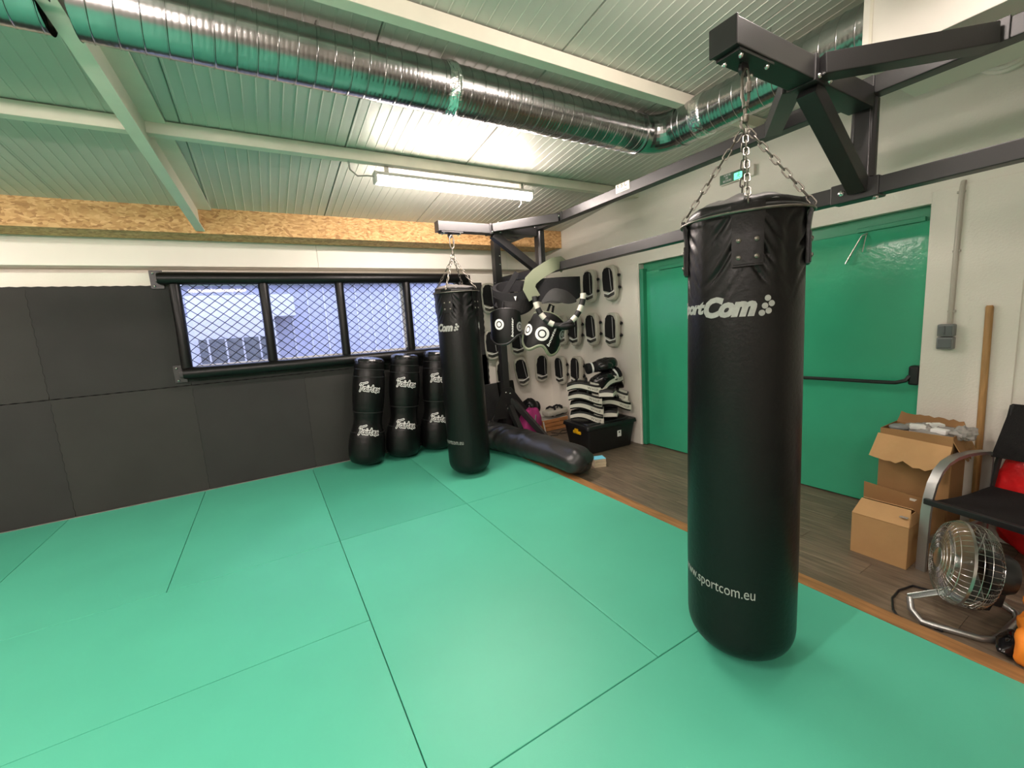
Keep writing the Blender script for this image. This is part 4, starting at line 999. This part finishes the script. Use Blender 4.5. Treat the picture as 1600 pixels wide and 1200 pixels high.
ck = thing('card_stack', 'small stack of cards with a pale blue top on the floor beside the tub', 'card stack', (2.80, 3.17, ZF), -.35)
for k in range(3): obj('card_block', G().box((.002 * (k % 2), 0, .014 + .028 * k), (.125, .105, .027), bev=.002), 'paper', ck)
obj('top_card', G().box((0, 0, .087), (.125, .105, .005), bev=.001, seg=1), 'blue', ck, label='pale blue top card')
solid('floor_cable', G().tube([(3.05, 4.45, ZF + .006), (3.2, 4.40, ZF + .006), (3.38, 4.55, ZF + .006), (3.5, 4.50, ZF + .006), (3.42, 4.40, ZF + .006), (3.28, 4.42, ZF + .006), (3.2, 4.55, ZF + .006)], .005, 6), 'black_plastic', 'thin black cable lying on the floor in front of the crate', 'cable')

# ---- wall fittings
es = thing('exit_sign', 'green emergency exit sign on the right wall above the door, behind the bag chains', 'exit sign', (XR, 2.245, 2.545))
obj('case', G().box((XR - .018, 2.245, 2.588), (.036, .30, .088), bev=.004), 'pad_white', es, w=True)
fc = obj('face', G().box((XR - .0375, 2.265, 2.589), (.003, .255, .078)), 'exit_green', es, w=True)
obj('lit_pictogram', G().box((XR - .0395, 2.225, 2.582), (.002, .075, .055)), 'exit_glow', es, w=True, label='glowing running-man field')
me_ = lambda y, z: Matrix.Translation((XR - .0405, y, z)) @ Matrix.Rotation(-PI / 2, 4, 'Z') @ Matrix.Rotation(PI / 2, 4, 'X')
for s_, y, z, w_ in (('SORTIE', 2.355, 2.607, .062), ('DE', 2.338, 2.585, .022), ('SECOURS', 2.362, 2.562, .075)):
    v, f = text_geo(s_, w_, .015, bold=.01); obj('lettering', G().add(v, f, me_(y, z)), 'white_print', es, w=True)
g = G()
for P in ([(.02, .035), (.034, .035), (.03, .018), (.018, .018)], [(.018, .02), (.026, .02), (.014, .004), (.008, .006)], [(.024, .02), (.03, .018), (.04, .006), (.034, .003)], [(.03, .034), (.044, .026), (.042, .022), (.03, .029)], [(.02, .034), (.010, .024), (.013, .021), (.023, .03)]):
    g.add([(x, z, 0) for x, z in P], [(0, 1, 2, 3)], me_(2.25, 2.56))
g.add(*disc(.030, .042, .005), me_(2.25, 2.56)); obj('running_man', g, 'exit_green', es, w=True)

sw = thing('wall_switch', 'grey surface switch and socket pair on the wall right of the green door', 'switch', (XR, .885, 1.13))
for z, nm in ((1.245, 'switch_module'), (1.165, 'socket_module')):
    md = obj(nm, G().box((XR - .026, .885, z), (.052, .078, .076), bev=.008, seg=3), 'grey_plastic', sw, w=True)
    if nm == 'switch_module':
        for dy in (-.0165, .0165): obj('rocker', G().box((XR - .054, .885 + dy, z), (.008, .030, .054), bev=.003), 'grey_plastic_d', md, w=True)
    else: obj('flap', G().box((XR - .054, .885, z), (.010, .064, .056), bev=.004), 'grey_plastic_d', md, w=True)
cdt = thing('cable_conduit', 'grey cable conduit running up the wall above the switch', 'conduit', (XR, .872, 1.285))
obj('pipe', G().tube([(XR - .016, .876, 1.28), (XR - .016, .870, 2.06), (XR - .010, .869, 2.10), (XR + .002, .869, 2.12)], .0135, 10), 'conduit', cdt, w=True)
for z in (1.36, 1.72, 2.06): obj('clip', G().box((XR - .012, .872, z), (.024, .036, .014), bev=.003), 'conduit', cdt, w=True)
solid('broom_handle', G().tube([(3.655, .698, ZF), (3.655, .706, .6), (3.655, .714, 1.375), (3.655, .714, 1.385)], [.017, .017, .017, .013], 12), 'stick', 'plain wooden broom handle leaning on the wall behind the chair', 'broom handle')

# ---- cardboard boxes
def carton(name, label, x0, x1, y0, y1, h, m_, open_top=False):
    t = thing(name, label, 'box', ((x0 + x1) / 2, (y0 + y1) / 2, ZF), 0); w, d = x1 - x0, y1 - y0; k = .005
    for c, s in (((-w / 2 + k / 2, 0, h / 2), (k, d, h)), ((w / 2 - k / 2, 0, h / 2), (k, d, h)), ((0, -d / 2 + k / 2, h / 2), (w - 2 * k, k, h)), ((0, d / 2 - k / 2, h / 2), (w - 2 * k, k, h))):
        obj('side', G().box(c, s, bev=.0015, seg=1), m_, t)
    obj('bottom', G().box((0, 0, .004), (w - .01, d - .01, .006)), m_, t); return t, w, d
sb, w, d = carton('cardboard_box', 'small closed cardboard box on the floor in front, left of the chair leg', 2.912, 3.125, .792, 1.052, .245, 'card')
def flap(P0, P1, P2, P3, th=.004):
    q = [Vector(p) for p in (P0, P1, P2, P3)]; n = (q[1] - q[0]).cross(q[3] - q[0]).normalized() * th
    return G().add(q + [p + n for p in q], [(0, 1, 2, 3), (7, 6, 5, 4), (0, 4, 5, 1), (1, 5, 6, 2), (2, 6, 7, 3), (3, 7, 4, 0)])
obj('flap', flap((-w / 2, -d / 2, .245), (-.012, -d / 2 + .02, .315), (-.012, d / 2 - .012, .315), (-w / 2, d / 2, .245)), 'card', sb)
obj('flap', flap((w / 2, d / 2, .245), (.008, d / 2 - .012, .315), (.008, -d / 2 + .02, .315), (w / 2, -d / 2, .245)), 'card', sb)
obj('end_flap', flap((w / 2 - .01, -d / 2, .245), (-w / 2 + .01, -d / 2, .245), (-.03, -d / 2 + .012, .30), (.03, -d / 2 + .012, .30)), 'card', sb)
obj('tape', G().box((-.055, -d / 2 + .035, .287), (.05, .035, .002), mx=None), 'plastic_clear', sb)
tb2, w, d = carton('cardboard_box', 'tall brown cardboard box with torn flaps and clear wrapping sticking out', 3.25, 3.50, .725, 1.05, .71, 'card_d')
rr_ = random.Random(5)
def torn(n, fnl):
    vs = []
    for j in range(2):
        for i in range(n):
            vs.append(fnl(i / (n - 1), j))
    return vs
def torn_flap(base0, base1, tip0, tip1, n=14, th=.005, amp=.014):
    b0, b1, t0_, t1_ = map(Vector, (base0, base1, tip0, tip1)); g = G()
    top = [b0.lerp(b1, i / (n - 1)) for i in range(n)]; tip = [t0_.lerp(t1_, i / (n - 1)) + (t0_ - b0).normalized() * rr_.uniform(-amp, amp) for i in range(n)]
    nr = (b1 - b0).cross(t0_ - b0).normalized() * th; mid = [(a + b) / 2 + nr * rr_.uniform(-.6, 1.2) for a, b in zip(top, tip)]
    vs = top + mid + tip; vs = vs + [v + nr for v in vs]; m3 = 3 * n; fs = []
    for r_ in range(2):
        for i in range(n - 1): a = r_ * n + i; fs += [(a, a + 1, a + n + 1, a + n), (a + n + m3, a + n + 1 + m3, a + 1 + m3, a + m3)]
    for i in range(n - 1): fs += [(i, i + m3, i + 1 + m3, i + 1), (2 * n + i, 2 * n + i + 1, 2 * n + i + 1 + m3, 2 * n + i + m3)]
    for r_ in range(2): fs += [(r_ * n, r_ * n + n, r_ * n + n + m3, r_ * n + m3), (r_ * n + n - 1, r_ * n + n - 1 + m3, r_ * n + 2 * n - 1 + m3, r_ * n + 2 * n - 1)]
    return g.add(vs, fs)
obj('torn_flap', torn_flap((-w / 2, d / 2 + .01, .675), (-w / 2 - .01, -d / 2 - .0, .655), (-w / 2 - .075, d / 2 + .025, .545), (-w / 2 - .06, -d / 2 + .01, .505)), 'card', tb2, label='lighter torn front flap folded down')
obj('torn_flap', torn_flap((-w / 2, -d / 2, .69), (w / 2, -d / 2, .70), (-w / 2 + .02, -d / 2 - .05, .58), (w / 2 - .03, -d / 2 - .05, .60)), 'card_d', tb2)
obj('back_flap', torn_flap((w / 2, -d / 2, .70), (w / 2, d / 2, .70), (w / 2 + .01, -d / 2 + .02, .75), (w / 2 + .01, d / 2 - .02, .77), amp=.006), 'card_d', tb2)
wrap_ = solid('clear_wrap', G().ell((3.39, .86, .635), (.10, .13, .06), 30, 18, lump=.10, seed=11).ell((3.34, .70, .68), (.06, .05, .035), 20, 12, lump=.16, seed=12), 'plastic_clear', 'crumpled clear plastic wrap bulging out of the tall cardboard box', 'wrap')
for i, (x, y, z, a) in enumerate([(3.335, .90, .684, .3), (3.33, .80, .676, -.2), (3.40, .84, .690, .8)]):
    solid('foam_block', G().box((x, y, z), (.05, .075, .03), rz=a, bev=.008), 'white_print', ['white foam block in the tall box, nearest the door', 'white foam block in the tall box, nearest the chair', 'white foam block in the middle of the tall box'][i], 'foam block', 'foam blocks in the tall box')
solid('grey_cap', G().ell((3.33, .985, .668), (.045, .05, .022), 18, 10, lump=.03, seed=2), 'grey_plastic', 'rounded grey plastic piece at the left end of the tall box', 'plastic piece')
ft = thing('flattened_carton', 'half-open brown carton between the small box and the tall box', 'box', (3.19, .89, ZF))
obj('front_sheet', flap((-.035, .19, .0), (-.035, -.10, .0), (-.035, -.10, .345), (-.045, .19, .375)), 'card_d', ft); obj('back_sheet', flap((.03, .17, .0), (.03, -.16, .0), (.03, -.16, .30), (.03, .17, .30)), 'card_d', ft)
obj('side_sheet', flap((-.035, -.10, .0), (.03, -.16, .0), (.03, -.16, .30), (-.035, -.10, .30)), 'card_d', ft); obj('tape', flap((-.0395, .02, .322), (-.0395, -.05, .320), (-.0395, -.06, .334), (-.0395, .02, .338), .002), 'pad_white', ft, label='white tape')

# ---- chair
A_ = Vector((.976, -.219, 0)); B_ = Vector((-.219, -.976, 0)); O_ = Vector((2.975, .748, 0))
def cp(s, t_, z): return O_ + A_ * s + B_ * t_ + Vector((0, 0, z))
chr_ = thing('waiting_chair', 'black mesh chair with curved grey metal arms beside the cardboard boxes', 'chair', cp(.25, .26, ZF))
def flat(P, w, th, up):
    return sheet([tuple(p) for p in P], w, th, up)
for t_ in (0.0, .53):
    P = [(0, ZF), (.003, .15), (.008, .30), (.020, .38), (.045, .455), (.085, .515), (.14, .553), (.21, .572), (.30, .578), (.40, .572), (.50, .560), (.525, .545), (.53, .50), (.525, .30), (.535, .12), (.545, ZF)]
    obj('side_frame', sheet([tuple(cp(a, t_, b)) for a, b in P], .042, .016, tuple(-B_.cross(Vector((0, 0, 1))) * 0 + Vector((0, 0, 1)) * 0 + Vector((A_.x, A_.y, .001)))) if False else G(), 'alu', chr_) if False else None
    g = G(); pts = [cp(a, t_, b) for a, b in P]; n = len(pts); vs = []
    for i in range(n):
        dd = (pts[min(i + 1, n - 1)] - pts[max(i - 1, 0)]).normalized(); nn = dd.cross(B_).normalized()
        for a, b in ((-1, -1), (1, -1), (1, 1), (-1, 1)): vs.append(pts[i] + B_ * .021 * a + nn * .009 * b)
    g.add(vs, [(i * 4 + k, i * 4 + (k + 1) % 4, i * 4 + 4 + (k + 1) % 4, i * 4 + 4 + k) for i in range(n - 1) for k in range(4)] + [(3, 2, 1, 0), tuple((n - 1) * 4 + k for k in range(4))])
    obj('side_frame', g, 'alu', chr_, w=True, ang=40)
    obj('stretcher', G().bar(cp(.01, t_, .13), cp(.53, t_, .13), .018, .035), 'alu', chr_, w=True)
seat = obj('seat', G().shell(lambda u, v: cp(.02 + .50 * v, .03 + .47 * u, .375 - .03 * math.sin(PI * min(v * 1.1, 1)) * (.4 + .6 * math.sin(PI * u)) - .012 * v), lambda u, v: cp(.02 + .50 * v, .03 + .47 * u, .352 - .03 * math.sin(PI * min(v * 1.1, 1)) * (.4 + .6 * math.sin(PI * u)) - .012 * v), 10, 14), 'mesh_fabric', chr_, w=True, ang=50)
obj('front_bar', G().bar(cp(.005, -.01, .362), cp(.005, .54, .362), .028, .034, bev=.006), 'black_plastic', chr_, w=True)
obj('back_bar', G().bar(cp(.50, -.0, .33), cp(.50, .53, .33), .022, .022), 'black_steel', chr_, w=True)
obj('backrest', G().shell(lambda u, v: cp(.515 + .075 * v + .02 * math.sin(PI * u), .015 + .03 * v + (.50 - .06 * v) * u, .535 + .30 * v), lambda u, v: cp(.53 + .075 * v + .02 * math.sin(PI * u), .015 + .03 * v + (.50 - .06 * v) * u, .535 + .30 * v), 14, 10), 'mesh_fabric', chr_, w=True, ang=50)
for t_ in (.02, .51): obj('back_upright', G().bar(cp(.53, t_, .33), cp(.595, t_ + (.03 if t_ < .1 else -.03), .83), .02, .02), 'black_steel', chr_, w=True)
rb = thing('plastic_sack', 'crumpled red and white plastic sack behind the chair against the wall', 'sack', (3.60, .36, ZF))
obj('red_sack', G().ell((3.585, .36, .27), (.062, .27, .32), 36, 24, e=.8, lump=.045, seed=21), 'red', rb, w=True, ang=70)
obj('white_sack', G().ell((3.55, .22, .16), (.055, .18, .20), 28, 18, e=.8, lump=.06, seed=22), 'pad_white', rb, w=True, ang=70, label='white plastic part of the sack')

# ---- floor fan
fn_ = thing('floor_fan', 'chrome drum floor fan on a tube stand in front of the chair', 'fan', (2.64, .49, ZF))
AX = Vector((-.46, .88, .14)).normalized(); SD = AX.cross(Vector((0, 0, 1))).normalized(); UPV = SD.cross(AX)
FC = Vector((2.60, .512, .25))
FM = Matrix(((SD.x, UPV.x, AX.x, FC.x), (SD.y, UPV.y, AX.y, FC.y), (SD.z, UPV.z, AX.z, FC.z), (0, 0, 0, 1)))
fp_ = [(.045, .088), (.09, .086), (.135, .080), (.165, .068), (.180, .048), (.186, .025), (.186, -.025), (.180, -.048), (.155, -.070), (.12, -.084), (.085, -.09)]
def fl_(r, a, z): return FM @ Vector((r * math.cos(a), r * math.sin(a), z))
gw = G()
for k in range(44):
    a = 2 * PI * k / 44; gw.tube([fl_(r, a, z) for r, z in fp_], .0011, 4)
for r, z in [(.045, .089), (.07, .0885), (.095, .087), (.12, .083), (.145, .077), (.168, .065), (.186, .0), (.186, -.025), (.12, -.084), (.085, -.09)]:
    gw.tube([fl_(r, 2 * PI * k / 40, z) for k in range(40)], .0014, 4, True)
gd = obj('wire_guard', gw, 'fan_wire', fn_, w=True); gd['kind'] = 'stuff'
obj('rim_band', G().lathe([(.187, .022), (.189, .022), (.189, .032), (.187, .032)], 48, FM), 'fan_wire', fn_, w=True)
obj('badge', G().lathe([(0, .092), (.04, .091), (.046, .087), (0, .084)], 24, FM), 'fan_wire', fn_, w=True)
for k in range(3):
    def bf(off):
        def fn(u, v):
            r = .035 + .128 * v; a = 2 * PI * k / 3 + (u - .5) * (1.35 - .2 * v); return fl_(r, a, .0 + (u - .5) * .07 + off)
        return fn
    obj('blade', G().shell(bf(.0015), bf(-.0015), 8, 8), 'fan_blade', fn_, w=True)
obj('hub', G().lathe([(0, .045), (.035, .04), (.04, .0), (.04, -.03), (0, -.03)], 20, FM), 'fan_blade', fn_, w=True)
obj('motor', G().lathe([(.0, -.05), (.07, -.052), (.085, -.065), (.088, -.125), (.075, -.15), (.04, -.16), (0, -.16)], 28, FM), 'black_plastic', fn_, w=True)
obj('switch_box', G().box((0, -.10, -.10), (.085, .08, .075), bev=.01, mx=FM), 'black_plastic', fn_, w=True)
zf = ZF + .014
obj('stand', G().tube([(2.50, .66, .045), (2.475, .645, .0), (2.452, .60, zf), (2.462, .56, zf), (2.515, .425, zf), (2.545, .395, zf), (2.60, .385, zf), (2.80, .37, zf), (2.85, .385, zf), (2.862, .42, zf + .01), (2.85, .46, .03), (2.80, .54, .075)], .0135, 10), 'fan_blade', fn_, w=True, ang=60)
for c in ((2.47, .545), (2.60, .385), (2.83, .375)): obj('rubber_foot', G().box((c[0], c[1], ZF + .006), (.035, .03, .012), bev=.003), 'black_plastic', fn_, w=True)
obj('bracket_arm', G().bar((2.497, .665, .045), (2.535, .555, .118), .026, .007, up=(-.6, -.3, .7)), 'mint', fn_, w=True)
obj('bracket_plate', G().bar((2.532, .565, .112), (2.552, .48, .145), .045, .006, up=(-.6, -.3, .7)), 'mint', fn_, w=True)
bolt((2.54, .54, .13), (-.6, -.3, .7), fn_, .008)
obj('power_cord', G().tube([(2.72, .42, .12), (2.74, .45, .0), (2.75, .52, ZF + .006), (2.79, .62, ZF + .006), (2.76, .72, ZF + .006), (2.66, .745, ZF + .006), (2.56, .74, ZF + .006), (2.46, .705, ZF + .006), (2.43, .68, ZF + .006), (2.41, .60, ZF + .006)], .0052, 6), 'black_plastic', fn_, w=True)

# ---- bits at the right edge
solid('black_bag', G().ell((2.555, .345, ZF + .028), (.10, .045, .03), 28, 14, lump=.06, seed=31), 'black_shiny', 'small shiny black plastic bag on the floor between the fan stand and the orange cloth', 'bag', ang=70)
oc = thing('orange_jacket', 'crumpled bright orange jacket on the floor at the right edge of the view', 'jacket', (2.56, .21, ZF))
obj('cloth', G().ell((2.485, .262, .045), (.09, .065, .085), 36, 22, e=.85, lump=.06, seed=41), 'orange', oc, w=True, ang=70)
obj('sleeve', G().ell((2.56, .30, .10), (.07, .04, .045), 24, 14, lump=.08, seed=42).ell((2.62, .30, .17), (.05, .04, .04), 20, 12, lump=.08, seed=43), 'orange', oc, w=True, ang=70)
